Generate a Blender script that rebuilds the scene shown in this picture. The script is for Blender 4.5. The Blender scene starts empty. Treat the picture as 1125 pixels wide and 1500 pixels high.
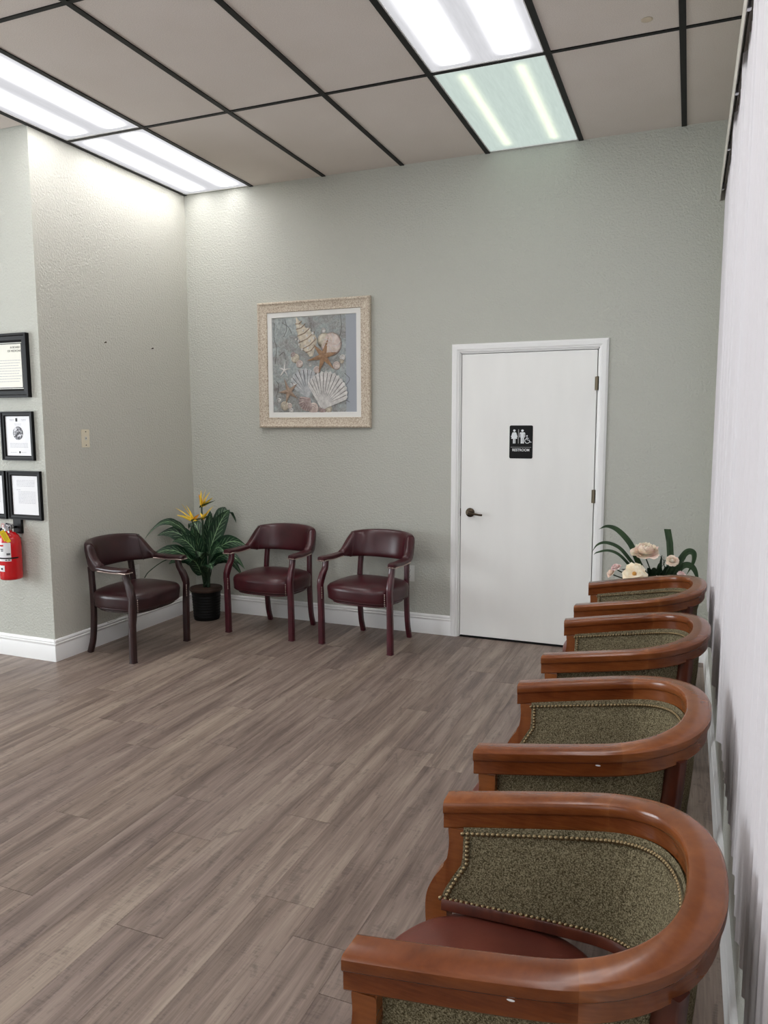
import bpy, bmesh, math, random
from mathutils import Vector, Matrix, noise

S = bpy.context.scene
C = S.collection
PI = math.pi
R = math.radians
random.seed(7)

# ------------------------------------------------------------------ camera
F_PX, YAW, PITCH, ROLL = 1098.3, -0.3844, -0.1168, -0.0024
cam_d = bpy.data.cameras.new('camera')
cam = bpy.data.objects.new('camera', cam_d)
C.objects.link(cam)
cam_d.sensor_fit = 'VERTICAL'
cam_d.sensor_height = 24.0
cam_d.lens = 24.0 * F_PX / 1500.0
cam_d.clip_start = 0.05
cam.location = (3.7809, -5.1412, 1.5388)
_f = Vector((math.sin(YAW) * math.cos(PITCH), math.cos(YAW) * math.cos(PITCH), math.sin(PITCH)))
_r = Vector((math.cos(YAW), -math.sin(YAW), 0))
_u = _r.cross(_f)
_r2 = math.cos(ROLL) * _r + math.sin(ROLL) * _u
_u2 = -math.sin(ROLL) * _r + math.cos(ROLL) * _u
cam.rotation_euler = Matrix((_r2, _u2, -_f)).transposed().to_euler()
S.camera = cam

# ------------------------------------------------------------------ world, daylight, exposure
world = bpy.data.worlds.new('world')
S.world = world
world.use_nodes = True
wbg = world.node_tree.nodes['Background']
wbg.inputs[0].default_value = (0.86, 0.93, 1.0, 1)
wbg.inputs[1].default_value = .75
LAMP = 11.5           # strength of the tubes in the ceiling light panels
S.view_settings.view_transform = 'Standard'
S.view_settings.look = 'None'
S.view_settings.gamma = 1
S.view_settings.exposure = 0.52
S.view_settings.use_curve_mapping = False


def area(name, loc, rot, sx, sy, power, col=(1, 1, 1)):
    l = bpy.data.lights.new(name, 'AREA')
    l.shape = 'RECTANGLE'
    l.size, l.size_y, l.energy, l.color = sx, sy, power, col
    o = bpy.data.objects.new(name, l)
    C.objects.link(o)
    o.location = loc
    o.rotation_euler = rot
    return o


# daylight coming in through the storefront glass behind the camera
area('daylight', (-0.4, -9.35, 1.55), (R(90), 0, 0), 5.0, 2.4, 22, (0.88, 0.95, 1.0))
# daylight through the side window of the entrance area on the left, out of view
area('daylight', (-3.55, -4.3, 1.6), (R(90), 0, R(-90)), 3.0, 1.9, 150, (0.90, 0.96, 1.0))

# ------------------------------------------------------------------ constants
W = 3.945          # right wall
H = 3.337          # ceiling
YC = -1.528        # face of the projecting wall block
XL = -3.2          # far left wall
YF = -9.0          # front wall
T = 0.61


# ------------------------------------------------------------------ materials
def lin(c):
    return tuple(((v / 255) / 12.92 if v / 255 <= .04045 else ((v / 255 + .055) / 1.055) ** 2.4) for v in c) + (1,)


def mat(name, col, rough=.5, metal=0., spec=.5, coat=0.):
    m = bpy.data.materials.new(name)
    m.use_nodes = True
    b = m.node_tree.nodes['Principled BSDF']
    b.inputs['Base Color'].default_value = lin(col)
    b.inputs['Roughness'].default_value = rough
    b.inputs['Metallic'].default_value = metal
    b.inputs['Specular IOR Level'].default_value = spec
    b.inputs['Coat Weight'].default_value = coat
    b.inputs['Coat Roughness'].default_value = .12
    return m


class NT:
    def __init__(s, m):
        s.t = m.node_tree
        s.b = s.t.nodes['Principled BSDF']

    def n(s, typ, **kw):
        nd = s.t.nodes.new(typ)
        for k, v in kw.items():
            setattr(nd, k, v)
        return nd

    def l(s, a, b):
        s.t.links.new(a, b)

    def coord(s, out='Object', scale=(1, 1, 1), rand=False):
        tc = s.n('ShaderNodeTexCoord')
        mp = s.n('ShaderNodeMapping')
        mp.inputs['Scale'].default_value = scale
        s.l(tc.outputs[out], mp.inputs[0])
        if rand:
            oi = s.n('ShaderNodeObjectInfo')
            mu = s.n('ShaderNodeVectorMath', operation='SCALE')
            cb = s.n('ShaderNodeCombineXYZ')
            s.l(oi.outputs['Random'], cb.inputs[0])
            s.l(oi.outputs['Random'], cb.inputs[1])
            mu.inputs['Scale'].default_value = 71.3
            s.l(cb.outputs[0], mu.inputs[0])
            s.l(mu.outputs[0], mp.inputs['Location'])
        return mp.outputs[0]

    def noise(s, co, scale, detail=3, rough=.5, dist=0.):
        nd = s.n('ShaderNodeTexNoise')
        nd.inputs['Scale'].default_value = scale
        nd.inputs['Detail'].default_value = detail
        nd.inputs['Roughness'].default_value = rough
        nd.inputs['Distortion'].default_value = dist
        s.l(co, nd.inputs['Vector'])
        return nd.outputs['Fac']

    def ramp(s, fac, stops):
        nd = s.n('ShaderNodeValToRGB')
        e = nd.color_ramp.elements
        while len(e) < len(stops):
            e.new(.5)
        for i, (p, c) in enumerate(stops):
            e[i].position = p
            e[i].color = lin(c) if len(c) == 3 else c
        s.l(fac, nd.inputs[0])
        return nd.outputs[0]

    def mix(s, a, b, fac, mode='MIX'):
        nd = s.n('ShaderNodeMix', data_type='RGBA', blend_type=mode)
        for v, i in ((fac, 0), (a, 6), (b, 7)):
            if isinstance(v, (int, float)):
                nd.inputs[i].default_value = v
            elif isinstance(v, tuple):
                nd.inputs[i].default_value = v
            else:
                s.l(v, nd.inputs[i])
        return nd.outputs[2]

    def bump(s, h, strength, dist=.002):
        nd = s.n('ShaderNodeBump')
        nd.inputs['Strength'].default_value = strength
        nd.inputs['Distance'].default_value = dist
        s.l(h, nd.inputs['Height'])
        s.l(nd.outputs[0], s.b.inputs['Normal'])

    def col(s, v):
        s.l(v, s.b.inputs['Base Color'])


def wall_mat(name, col):
    m = mat(name, col, .6, spec=.3)
    t = NT(m)
    co = t.coord()
    n1 = t.noise(co, 72, 3, .5)
    n2 = t.noise(co, 140, 2, .5)
    mx = t.mix(n1, n2, .3)
    t.bump(mx, .85, .011)
    return m


M = {}
M['wall'] = wall_mat('wall_paint', (192, 193, 184))
M['wallw'] = wall_mat('wall_paint_warm', (206, 205, 195))
M['trim'] = mat('trim_paint', (241, 241, 240), .3)
M['door'] = mat('door_paint', (226, 226, 223), .38)
t = NT(M['door'])
co = t.coord(scale=(3, 3, .8))
t.col(t.ramp(t.noise(co, 2, 3), [(.3, (242, 242, 239)), (.7, (247, 247, 244))]))
M['black_gap'] = mat('dark_gap', (14, 14, 14), .8)
M['tile'] = mat('ceiling_tile', (212, 203, 195), .9, spec=.1)
t = NT(M['tile'])
co = t.coord(rand=True)
n1 = t.noise(co, 260, 2, .6)
n2 = t.noise(co, 2.5, 3, .5)
t.col(t.mix(t.ramp(n1, [(.38, (196, 186, 178)), (.5, (218, 209, 201)), (.62, (228, 220, 213))]),
            t.ramp(n2, [(.3, (214, 205, 196)), (.7, (224, 216, 209))]), .5))
t.bump(n1, .4, .002)
M['grid'] = mat('grid_metal', (7, 7, 7), .5, spec=.25)
M['base'] = mat('floor_base', (20, 18, 17), .9)

# floor planks
m = M['plank'] = mat('vinyl_plank', (120, 106, 97), .42, spec=.35)
t = NT(m)
co = t.coord(rand=True)
mp = t.n('ShaderNodeMapping'); mp.inputs['Scale'].default_value = (6, .42, 1); t.l(co, mp.inputs[0])
broad = t.noise(mp.outputs[0], 2.6, 3, .55, .35)
mp2 = t.n('ShaderNodeMapping'); mp2.inputs['Scale'].default_value = (48, 1.6, 1); t.l(co, mp2.inputs[0])
fine = t.noise(mp2.outputs[0], 2.2, 5, .7, .5)
mp3 = t.n('ShaderNodeMapping'); mp3.inputs['Scale'].default_value = (10, 2.4, 1); t.l(co, mp3.inputs[0])
knots = t.noise(mp3.outputs[0], 2.2, 3, .6, 1.6)
mp4 = t.n('ShaderNodeMapping'); mp4.inputs['Scale'].default_value = (7, 70, 1); t.l(co, mp4.inputs[0])
saw = t.noise(mp4.outputs[0], 2.0, 2, .5, .5)
c1 = t.ramp(broad, [(.34, (100, 86, 79)), (.45, (124, 109, 100)), (.54, (141, 126, 117)), (.66, (160, 146, 134))])
c2 = t.ramp(fine, [(.36, (84, 72, 66)), (.5, (130, 115, 106)), (.64, (166, 151, 140))])
c = t.mix(c1, c2, .30)
c = t.mix(c, lin((92, 80, 75)), t.ramp(knots, [(.58, (0, 0, 0)), (.70, (170, 170, 170))]))
c = t.mix(c, t.ramp(saw, [(.42, (170, 170, 170)), (.55, (255, 255, 255))]), t.ramp(knots, [(.50, (0, 0, 0)), (.60, (150, 150, 150))]), 'MULTIPLY')
oi = t.n('ShaderNodeObjectInfo')
tint = t.ramp(oi.outputs['Random'], [(0, (238, 234, 234)), (1, (255, 252, 247))])
c = t.mix(c, tint, 1.0, 'MULTIPLY')
t.col(c)
t.bump(fine, .12, .001)

# cherry wood of the barrel chairs
m = M['cherry'] = mat('cherry_wood', (140, 72, 36), .28, spec=.4, coat=.12)
t = NT(m)
co = t.coord(rand=True)
oi = t.n('ShaderNodeObjectInfo')
n1 = t.noise(co, 6, 4, .6, .6)
mp = t.n('ShaderNodeMapping'); mp.inputs['Scale'].default_value = (6, 6, 60); t.l(co, mp.inputs[0])
n2 = t.noise(mp.outputs[0], 3, 4, .6)
c = t.mix(t.ramp(n1, [(.35, (100, 50, 22)), (.65, (138, 78, 38))]), t.ramp(n2, [(.35, (102, 52, 24)), (.65, (138, 80, 40))]), .4)
c = t.mix(c, t.ramp(oi.outputs['Random'], [(0, (214, 196, 190)), (1, (255, 255, 255))]), 1.0, 'MULTIPLY')
# worn, paler finish along edges
geo = t.n('ShaderNodeNewGeometry')
pt = t.ramp(geo.outputs['Pointiness'], [(.52, (0, 0, 0)), (.60, (110, 110, 110))])
c = t.mix(c, lin((196, 128, 74)), pt)
t.col(c)
t.l(t.ramp(n1, [(.3, (120, 120, 120)), (.7, (142, 142, 142))]), t.b.inputs['Roughness'])
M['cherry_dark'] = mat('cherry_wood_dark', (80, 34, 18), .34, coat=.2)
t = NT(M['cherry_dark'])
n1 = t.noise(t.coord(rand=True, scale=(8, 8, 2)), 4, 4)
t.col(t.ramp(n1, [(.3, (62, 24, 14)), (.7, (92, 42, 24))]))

m = M['tweed'] = mat('tweed_fabric', (110, 101, 80), .95, spec=.15)
t = NT(m)
co = t.coord()
n1 = t.noise(co, 380, 2, .6)
n2 = t.noise(co, 900, 1, .5)
n3 = t.noise(co, 190, 2, .5, 1.)
c = t.mix(t.ramp(n1, [(.40, (66, 58, 42)), (.5, (140, 129, 100)), (.60, (222, 210, 174))]),
          t.ramp(n3, [(.42, (108, 97, 73)), (.58, (172, 160, 128))]), .45)
t.col(c)
t.bump(n1, .5, .002)

m = M['leather_brown'] = mat('brown_leather', (92, 44, 34), .38, spec=.5)
t = NT(m)
co = t.coord()
n1 = t.noise(co, 7, 4, .6)
vo = t.n('ShaderNodeTexVoronoi', feature='DISTANCE_TO_EDGE'); vo.inputs['Scale'].default_value = 9
mp = t.n('ShaderNodeMapping'); mp.inputs['Scale'].default_value = (1, 3, 1); mp.inputs['Rotation'].default_value = (0, 0, .6)
t.l(t.coord(), mp.inputs[0]); nn = t.n('ShaderNodeTexNoise'); nn.inputs['Scale'].default_value = 5
t.l(mp.outputs[0], nn.inputs['Vector']); va = t.n('ShaderNodeVectorMath', operation='ADD'); t.l(mp.outputs[0], va.inputs[0]); t.l(nn.outputs['Color'], va.inputs[1]); t.l(va.outputs[0], vo.inputs['Vector'])
base = t.ramp(n1, [(.3, (80, 36, 28)), (.7, (104, 52, 40))])
scr = t.ramp(vo.outputs['Distance'], [(.0, (150, 150, 150)), (.012, (0, 0, 0))])
msk = t.ramp(t.noise(t.coord(), 11, 2), [(.5, (0, 0, 0)), (.62, (255, 255, 255))])
t.col(t.mix(base, lin((150, 104, 90)), t.mix(scr, msk, 1.0, 'MULTIPLY')))
t.bump(t.noise(t.coord(), 300, 2), .12, .001)

m = M['burgundy'] = mat('burgundy_vinyl', (66, 20, 28), .3, spec=.5)
t = NT(m)
t.col(t.ramp(t.noise(t.coord(rand=True), 9, 3), [(.3, (54, 15, 22)), (.7, (70, 23, 30))]))
t.bump(t.noise(t.coord(), 220, 2), .1, .001)
M['burgundy_wood'] = mat('burgundy_wood', (70, 18, 30), .3, coat=.2)
t = NT(M['burgundy_wood'])
t.col(t.ramp(t.noise(t.coord(rand=True), 12, 4, .7), [(.3, (56, 13, 22)), (.6, (78, 22, 34)), (.8, (92, 34, 42))]))
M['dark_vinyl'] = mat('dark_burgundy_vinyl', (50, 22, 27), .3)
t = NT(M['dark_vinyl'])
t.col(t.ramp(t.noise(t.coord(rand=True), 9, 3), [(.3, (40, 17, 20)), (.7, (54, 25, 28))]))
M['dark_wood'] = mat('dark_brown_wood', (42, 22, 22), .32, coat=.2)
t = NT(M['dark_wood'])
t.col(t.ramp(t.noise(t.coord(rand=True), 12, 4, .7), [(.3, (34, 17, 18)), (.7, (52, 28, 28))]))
M['brass'] = mat('antique_brass', (120, 104, 76), .32, .85)
M['nickel_nail'] = mat('pale_nailhead', (196, 178, 168), .3, .7)
M['bronze'] = mat('bronze_hardware', (72, 62, 50), .32, .9)
M['steel'] = mat('hinge_metal', (120, 110, 92), .35, .9)
M['white_plastic'] = mat('white_plastic', (222, 222, 216), .35)
M['cream_plastic'] = mat('cream_plastic', (236, 228, 206), .4)
M['black_plastic'] = mat('black_plastic', (10, 10, 11), .5, spec=.25)
M['black_frame'] = mat('black_frame', (12, 12, 13), .5, spec=.2)
M['paper'] = mat('paper', (236, 236, 238), .55)
M['cream_paper'] = mat('cream_paper', (236, 234, 222), .6)
M['ink'] = mat('grey_ink', (176, 176, 182), .7)
M['ink_dark'] = mat('dark_ink', (60, 60, 64), .7)
M['ink_mid'] = mat('mid_ink', (140, 138, 132), .7)
M['mat_gold'] = mat('mat_line', (210, 206, 180), .5)
M['sign_white'] = mat('sign_white', (232, 236, 238), .5)
M['sign_grey'] = mat('sign_grey', (150, 152, 152), .5)
M['red'] = mat('extinguisher_red', (200, 12, 22), .25, coat=.4)
M['tag_yellow'] = mat('yellow_tag', (236, 206, 20), .5)
M['chrome'] = mat('chrome', (200, 200, 205), .2, 1.)
M['pot'] = mat('black_pot', (9, 9, 9), .55, spec=.25)
M['soil'] = mat('potting_moss', (66, 50, 36), .95)
t = NT(M['soil'])
t.col(t.ramp(t.noise(t.coord(), 60, 4), [(.3, (44, 32, 22)), (.7, (104, 80, 56))]))
M['stem'] = mat('stem_green', (34, 58, 34), .5)
M['petal_yellow'] = mat('yellow_petal', (250, 214, 66), .5)
M['petal_orange'] = mat('orange_petal', (232, 158, 30), .5)
M['strap'] = mat('strap_leaf', (50, 78, 48), .45)
t = NT(M['strap'])
t.col(t.ramp(t.noise(t.coord(scale=(1, 1, .3)), 14, 3), [(.3, (36, 62, 38)), (.7, (72, 100, 62))]))
M['silk_leaf'] = mat('silk_leaf', (34, 58, 36), .55)
for nm, a, b in (('peony', (252, 224, 208), (255, 246, 226)), ('rose_cream', (252, 226, 188), (255, 246, 224)), ('bud_pink', (240, 196, 198), (252, 238, 228))):
    M[nm] = mat(nm + '_petal', a, .65, spec=.2)
    t = NT(M[nm])
    t.col(t.ramp(t.noise(t.coord(), 16, 3), [(.35, a), (.65, b)]))
    t.b.inputs['Subsurface Weight'].default_value = .1
M['wicker'] = mat('planter_white', (214, 212, 204), .5)

# variegated leaf
m = M['leaf'] = mat('variegated_leaf', (30, 62, 40), .38)
t = NT(m)
uv = t.n('ShaderNodeUVMap'); uv.uv_map = 'UVMap'
sx = t.n('ShaderNodeSeparateXYZ'); t.l(uv.outputs[0], sx.inputs[0])


def mth(t, op, a, b=None, c=None):
    nd = t.n('ShaderNodeMath', operation=op)
    for i, v in enumerate((a, b, c)):
        if v is None:
            continue
        if isinstance(v, (int, float)):
            nd.inputs[i].default_value = v
        else:
            t.l(v, nd.inputs[i])
    return nd.outputs[0]


au = mth(t, 'ABSOLUTE', mth(t, 'SUBTRACT', sx.outputs[0], .5))
vv = mth(t, 'SUBTRACT', mth(t, 'MULTIPLY', sx.outputs[1], 9.0), mth(t, 'MULTIPLY', au, 5.0))
fr = mth(t, 'ABSOLUTE', mth(t, 'SUBTRACT', mth(t, 'FRACT', vv), .5))
vein = mth(t, 'MULTIPLY', mth(t, 'LESS_THAN', fr, .075), mth(t, 'LESS_THAN', au, .33))
mid = mth(t, 'LESS_THAN', au, .022)
vm = mth(t, 'MAXIMUM', mid, mth(t, 'MULTIPLY', vein, .55))
leafc = t.ramp(t.noise(t.coord(), 22, 3), [(.3, (18, 42, 30)), (.7, (38, 72, 46))])
t.col(t.mix(leafc, lin((150, 186, 138)), vm))

# blind slat: translucent ribbed vinyl
m = M['slat'] = bpy.data.materials.new('blind_vinyl')
m.use_nodes = True
nt = m.node_tree
b = nt.nodes['Principled BSDF']
b.inputs['Base Color'].default_value = lin((226, 223, 226))
b.inputs['Roughness'].default_value = .5
tr = nt.nodes.new('ShaderNodeBsdfTranslucent'); tr.inputs[0].default_value = lin((232, 226, 226))
mx = nt.nodes.new('ShaderNodeMixShader'); mx.inputs[0].default_value = .3
nt.links.new(b.outputs[0], mx.inputs[1]); nt.links.new(tr.outputs[0], mx.inputs[2])
nt.links.new(mx.outputs[0], nt.nodes['Material Output'].inputs[0])

m = M['glass'] = bpy.data.materials.new('window_glass')
m.use_nodes = True
nt = m.node_tree
nt.nodes.remove(nt.nodes['Principled BSDF'])
tp = nt.nodes.new('ShaderNodeBsdfTransparent'); gl = nt.nodes.new('ShaderNodeBsdfGlossy'); gl.inputs['Roughness'].default_value = .02
mx = nt.nodes.new('ShaderNodeMixShader'); mx.inputs[0].default_value = .06
nt.links.new(tp.outputs[0], mx.inputs[1]); nt.links.new(gl.outputs[0], mx.inputs[2])
nt.links.new(mx.outputs[0], nt.nodes['Material Output'].inputs[0])

M['valance'] = mat('valance_vinyl', (206, 203, 192), .4)
M['headrail'] = mat('headrail_metal', (120, 110, 100), .4, .3)
M['rail_dark'] = mat('carrier_plastic', (60, 54, 50), .5)


def lamp_mat(name, base, streak, bstr, sstr, sig=.036):
    m = bpy.data.materials.new(name)
    m.use_nodes = True
    nt = m.node_tree
    nt.nodes.remove(nt.nodes['Principled BSDF'])
    em = nt.nodes.new('ShaderNodeEmission')
    nt.links.new(em.outputs[0], nt.nodes['Material Output'].inputs[0])
    t = NT.__new__(NT); t.t = nt; t.b = None
    tc = t.n('ShaderNodeTexCoord'); sp = t.n('ShaderNodeSeparateXYZ'); t.l(tc.outputs['Object'], sp.inputs[0])
    # two tubes glow through the lens at x = +-0.13, fading at their ends
    d = mth(t, 'ABSOLUTE', mth(t, 'SUBTRACT', mth(t, 'ABSOLUTE', sp.outputs[0]), .15))
    g = mth(t, 'POWER', 2.718, mth(t, 'MULTIPLY', mth(t, 'MULTIPLY', d, d), -1 / (2 * sig ** 2)))
    e = mth(t, 'SUBTRACT', .57, mth(t, 'ABSOLUTE', sp.outputs[1]))
    e = mth(t, 'MINIMUM', mth(t, 'MULTIPLY', mth(t, 'MAXIMUM', e, 0.0), 16.0), 1.0)
    g = mth(t, 'MULTIPLY', g, e)
    st = mth(t, 'ADD', mth(t, 'MULTIPLY', g, sstr), bstr)
    mp = t.n('ShaderNodeMapping'); mp.inputs['Scale'].default_value = (1, .1, 1); t.l(tc.outputs['Object'], mp.inputs[0])
    nz = t.noise(mp.outputs[0], 90, 2)
    st = mth(t, 'MULTIPLY', st, mth(t, 'ADD', .9, mth(t, 'MULTIPLY', nz, .2)))
    t.l(st, em.inputs[1])
    t.l(t.mix(lin(base) if len(base) == 3 else base, lin(streak), g), em.inputs[0])
    return m


M['lens'] = lamp_mat('light_lens', (238, 238, 242), (255, 252, 250), .56, LAMP, .033)
M['lens_green'] = lamp_mat('light_lens_greenish', (224, 240, 232), (246, 253, 226), .54, .34, .022)
M['lens_back'] = M['lens']


# ------------------------------------------------------------------ mesh helpers
def mesh_obj(name, bm, m, parent=None, smooth=False, auto=None):
    bmesh.ops.recalc_face_normals(bm, faces=bm.faces)
    me = bpy.data.meshes.new(name)
    bm.to_mesh(me)
    bm.free()
    if m is not None:
        me.materials.append(m)
    if smooth:
        for p in me.polygons:
            p.use_smooth = True
    if auto is not None:
        me.set_sharp_from_angle(angle=R(auto))
    o = bpy.data.objects.new(name, me)
    C.objects.link(o)
    if parent is not None:
        o.parent = parent
    return o


def tag(o, label=None, cat=None, group=None, kind=None):
    if label: o['label'] = label
    if cat: o['category'] = cat
    if group: o['group'] = group
    if kind: o['kind'] = kind
    return o


def empty(name, loc=(0, 0, 0), rz=0):
    o = bpy.data.objects.new(name, None)
    o.empty_display_size = .1
    C.objects.link(o)
    o.location = loc
    o.rotation_euler = (0, 0, rz)
    return o


def box(bm, x0, x1, y0, y1, z0, z1, bev=0.):
    vs = [bm.verts.new((x, y, z)) for x in (x0, x1) for y in (y0, y1) for z in (z0, z1)]
    fs = [(0, 1, 3, 2), (4, 6, 7, 5), (0, 4, 5, 1), (2, 3, 7, 6), (0, 2, 6, 4), (1, 5, 7, 3)]
    faces = [bm.faces.new([vs[i] for i in f]) for f in fs]
    if bev:
        es = list({e for f in faces for e in f.edges})
        bmesh.ops.bevel(bm, geom=es, offset=bev, segments=2, affect='EDGES')


def bx(name, dims, m, parent=None, bev=0., **k):
    bm = bmesh.new()
    box(bm, *dims, bev=bev)
    return mesh_obj(name, bm, m, parent, smooth=bev > 0, auto=40 if bev > 0 else None)


def tube(bm, pts, rad, seg=8, cap=True):
    pts = [Vector(p) for p in pts]
    rs = rad if isinstance(rad, (list, tuple)) else [rad] * len(pts)
    prev = None
    up = Vector((0, 0, 1))
    rings = []
    for i, p in enumerate(pts):
        d = (pts[min(i + 1, len(pts) - 1)] - pts[max(i - 1, 0)]).normalized()
        a = up if abs(d.dot(up)) < .95 else Vector((1, 0, 0))
        if prev is not None:
            a = prev
        x = (a - d * a.dot(d)).normalized()
        prev = x
        y = d.cross(x)
        rings.append([bm.verts.new(p + rs[i] * (math.cos(2 * PI * k / seg) * x + math.sin(2 * PI * k / seg) * y)) for k in range(seg)])
    for a, b in zip(rings, rings[1:]):
        for k in range(seg):
            bm.faces.new((a[k], a[(k + 1) % seg], b[(k + 1) % seg], b[k]))
    if cap:
        bm.faces.new(rings[0][::-1])
        bm.faces.new(rings[-1])


def lathe(bm, prof, seg=32, c=(0, 0, 0), axis='Z'):
    rings = []
    for r, z in prof:
        ring = []
        for k in range(seg):
            a = 2 * PI * k / seg
            v = (r * math.cos(a), r * math.sin(a), z)
            if axis == 'Y':
                v = (v[0], v[2], v[1])
            ring.append(bm.verts.new((v[0] + c[0], v[1] + c[1], v[2] + c[2])))
        rings.append(ring)
    for a, b in zip(rings, rings[1:]):
        for k in range(seg):
            bm.faces.new((a[k], a[(k + 1) % seg], b[(k + 1) % seg], b[k]))
    if prof[0][0] > 1e-5:
        bm.faces.new(rings[0][::-1])
    if prof[-1][0] > 1e-5:
        bm.faces.new(rings[-1])


def loft(bm, rings, cap=True):
    vr = [[bm.verts.new(p) for p in r] for r in rings]
    n = len(vr[0])
    for a, b in zip(vr, vr[1:]):
        for k in range(n):
            bm.faces.new((a[k], a[(k + 1) % n], b[(k + 1) % n], b[k]))
    if cap:
        bm.faces.new(vr[0][::-1])
        bm.faces.new(vr[-1])


def prism_xz(bm, poly, y0, y1, bev=0.):
    a = [bm.verts.new((x, y0, z)) for x, z in poly]
    b = [bm.verts.new((x, y1, z)) for x, z in poly]
    fs = [bm.faces.new(a), bm.faces.new(b[::-1])]
    n = len(poly)
    for k in range(n):
        fs.append(bm.faces.new((a[k], b[k], b[(k + 1) % n], a[(k + 1) % n])))
    if bev:
        es = [e for f in fs[:2] for e in f.edges]
        bmesh.ops.bevel(bm, geom=es, offset=bev, segments=2, affect='EDGES')


def catmull(pts, n=8):
    P = [Vector(p) for p in pts]
    P = [2 * P[0] - P[1]] + P + [2 * P[-1] - P[-2]]
    out = []
    for i in range(1, len(P) - 2):
        for k in range(n):
            t = k / n
            a, b, c, d = P[i - 1:i + 3]
            out.append(.5 * ((2 * b) + (c - a) * t + (2 * a - 5 * b + 4 * c - d) * t * t + (3 * b - a - 3 * c + d) * t ** 3))
    out.append(P[-2])
    return out


def text_obj(name, s, size, m, parent, loc, rot=(R(90), 0, 0), depth=.0006, ax='CENTER', sx=1.0, bold=0.):
    cu = bpy.data.curves.new(name, 'FONT')
    cu.body = s
    cu.size = size
    cu.extrude = depth
    cu.offset = bold
    cu.align_x = ax
    cu.align_y = 'CENTER'
    tmp = bpy.data.objects.new('tmp', cu)
    C.objects.link(tmp)
    dg = bpy.context.evaluated_depsgraph_get()
    me = bpy.data.meshes.new_from_object(tmp.evaluated_get(dg))
    bpy.data.objects.remove(tmp)
    me.materials.clear()
    me.materials.append(m)
    o = bpy.data.objects.new(name, me)
    C.objects.link(o)
    o.parent = parent
    o.location = loc
    o.rotation_euler = rot
    o.scale = (sx, 1, 1)
    return o


# ================================================================== SETTING
# ---- floor with planks (each plank a piece)
floor = bx('floor', (XL, W, YF, 0.12, -.10, -.004), M['base'])
tag(floor, kind='structure')
PW, PL = 0.178, 1.22
known = {0: -3.45, 1: -2.672 , 2: -3.155, -1: -2.948}
k0 = 0
cols = range(int((XL - 2.198) / PW) - 1, int((W - 2.198) / PW) + 1)
plank_cache = {}
nplank = 0
far_bm = bmesh.new()
for k in cols:
    xa, xb = 2.198 + k * PW, 2.198 + (k + 1) * PW
    xa, xb = max(xa, XL), min(xb, W)
    if xb - xa < .02:
        continue
    y = known.get(k, -random.random() * PL - 2)
    while y < .0:
        y += PL
    y0 = y
    while y0 > YF:
        ya, yb = max(y0 - PL, YF), min(y0, 0.0 if k * PW + 2.198 > 0 else (0.0))
        y0 -= PL
        if yb - ya < .01:
            continue
        if xb < .01 and ya > YC:      # under the wall block
            continue
        g = .0001
        w_, l_ = round(xb - xa - 2 * g, 4), round(yb - ya - .0016, 4)
        if yb < -5.0 or xa < -1.9:
            box(far_bm, xa + g, xb - g, ya + g, yb - g, -.004, 0)
            continue
        key = (w_, l_)
        if key not in plank_cache:
            bm = bmesh.new()
            box(bm, -w_ / 2, w_ / 2, -l_ / 2, l_ / 2, -.004, 0)
            top = [e for e in bm.edges if all(abs(v.co.z) < 1e-6 for v in e.verts)]
            bmesh.ops.bevel(bm, geom=top, offset=.0006, segments=1, affect='EDGES')
            o = mesh_obj('plank', bm, M['plank'], floor)
            plank_cache[key] = o.data
        else:
            o = bpy.data.objects.new('plank', plank_cache[key])
            C.objects.link(o)
            o.parent = floor
        o.location = ((xa + xb) / 2, (ya + yb) / 2, 0)
        nplank += 1
tag(mesh_obj('distant_planks', far_bm, M['plank'], floor), kind='stuff')

# ---- walls
bm = bmesh.new()
DX0, DX1, DZ = 2.276, 3.226, 2.036
box(bm, -.05, DX0, 0, .14, 0, H + .06)
box(bm, DX1, W + .15, 0, .14, 0, H + .06)
box(bm, DX0, DX1, 0, .14, DZ, H + .06)
tag(mesh_obj('wall_back', bm, M['wall']), kind='structure')
bm = bmesh.new()
box(bm, XL, 0, YC, .14, 0, H + .06)
wl = mesh_obj('wall_left', bm, M['wallw'])
tag(wl, kind='structure')
wl.data.materials.append(M['wall'])
for p in wl.data.polygons:                      # the face towards the entrance has the pale grey-green paint
    if abs(p.normal.y) > .9:
        p.material_index = 1
bm = bmesh.new()
box(bm, XL - .1, XL, YF, -5.9, 0, H + .06)
box(bm, XL - .1, XL, -2.7, YC, 0, H + .06)
box(bm, XL - .1, XL, -5.9, -2.7, 0, .55)
box(bm, XL - .1, XL, -5.9, -2.7, 2.65, H + .06)
tag(mesh_obj('wall_far_left', bm, M['wall']), kind='structure')
w3 = bx('window_3', (XL - .06, XL - .05, -5.9, -2.7, .55, 2.65), M['glass'])
tag(w3, kind='structure')
for y in (-5.9, -4.32, -2.75):
    bx('window_frame', (XL - .09, XL - .02, y, y + .05, .55, 2.65), M['trim'], w3)
WZ0, WZ1, WY0, WY1 = .80, 2.78, -.42, -7.6
bm = bmesh.new()
box(bm, W, W + .15, YF, 0, 0, WZ0)
box(bm, W, W + .15, YF, 0, WZ1, H + .06)
box(bm, W, W + .15, WY0, 0, WZ0, WZ1)
box(bm, W, W + .15, YF, WY1, WZ0, WZ1)
tag(mesh_obj('wall_right', bm, M['wall']), kind='structure')
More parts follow.
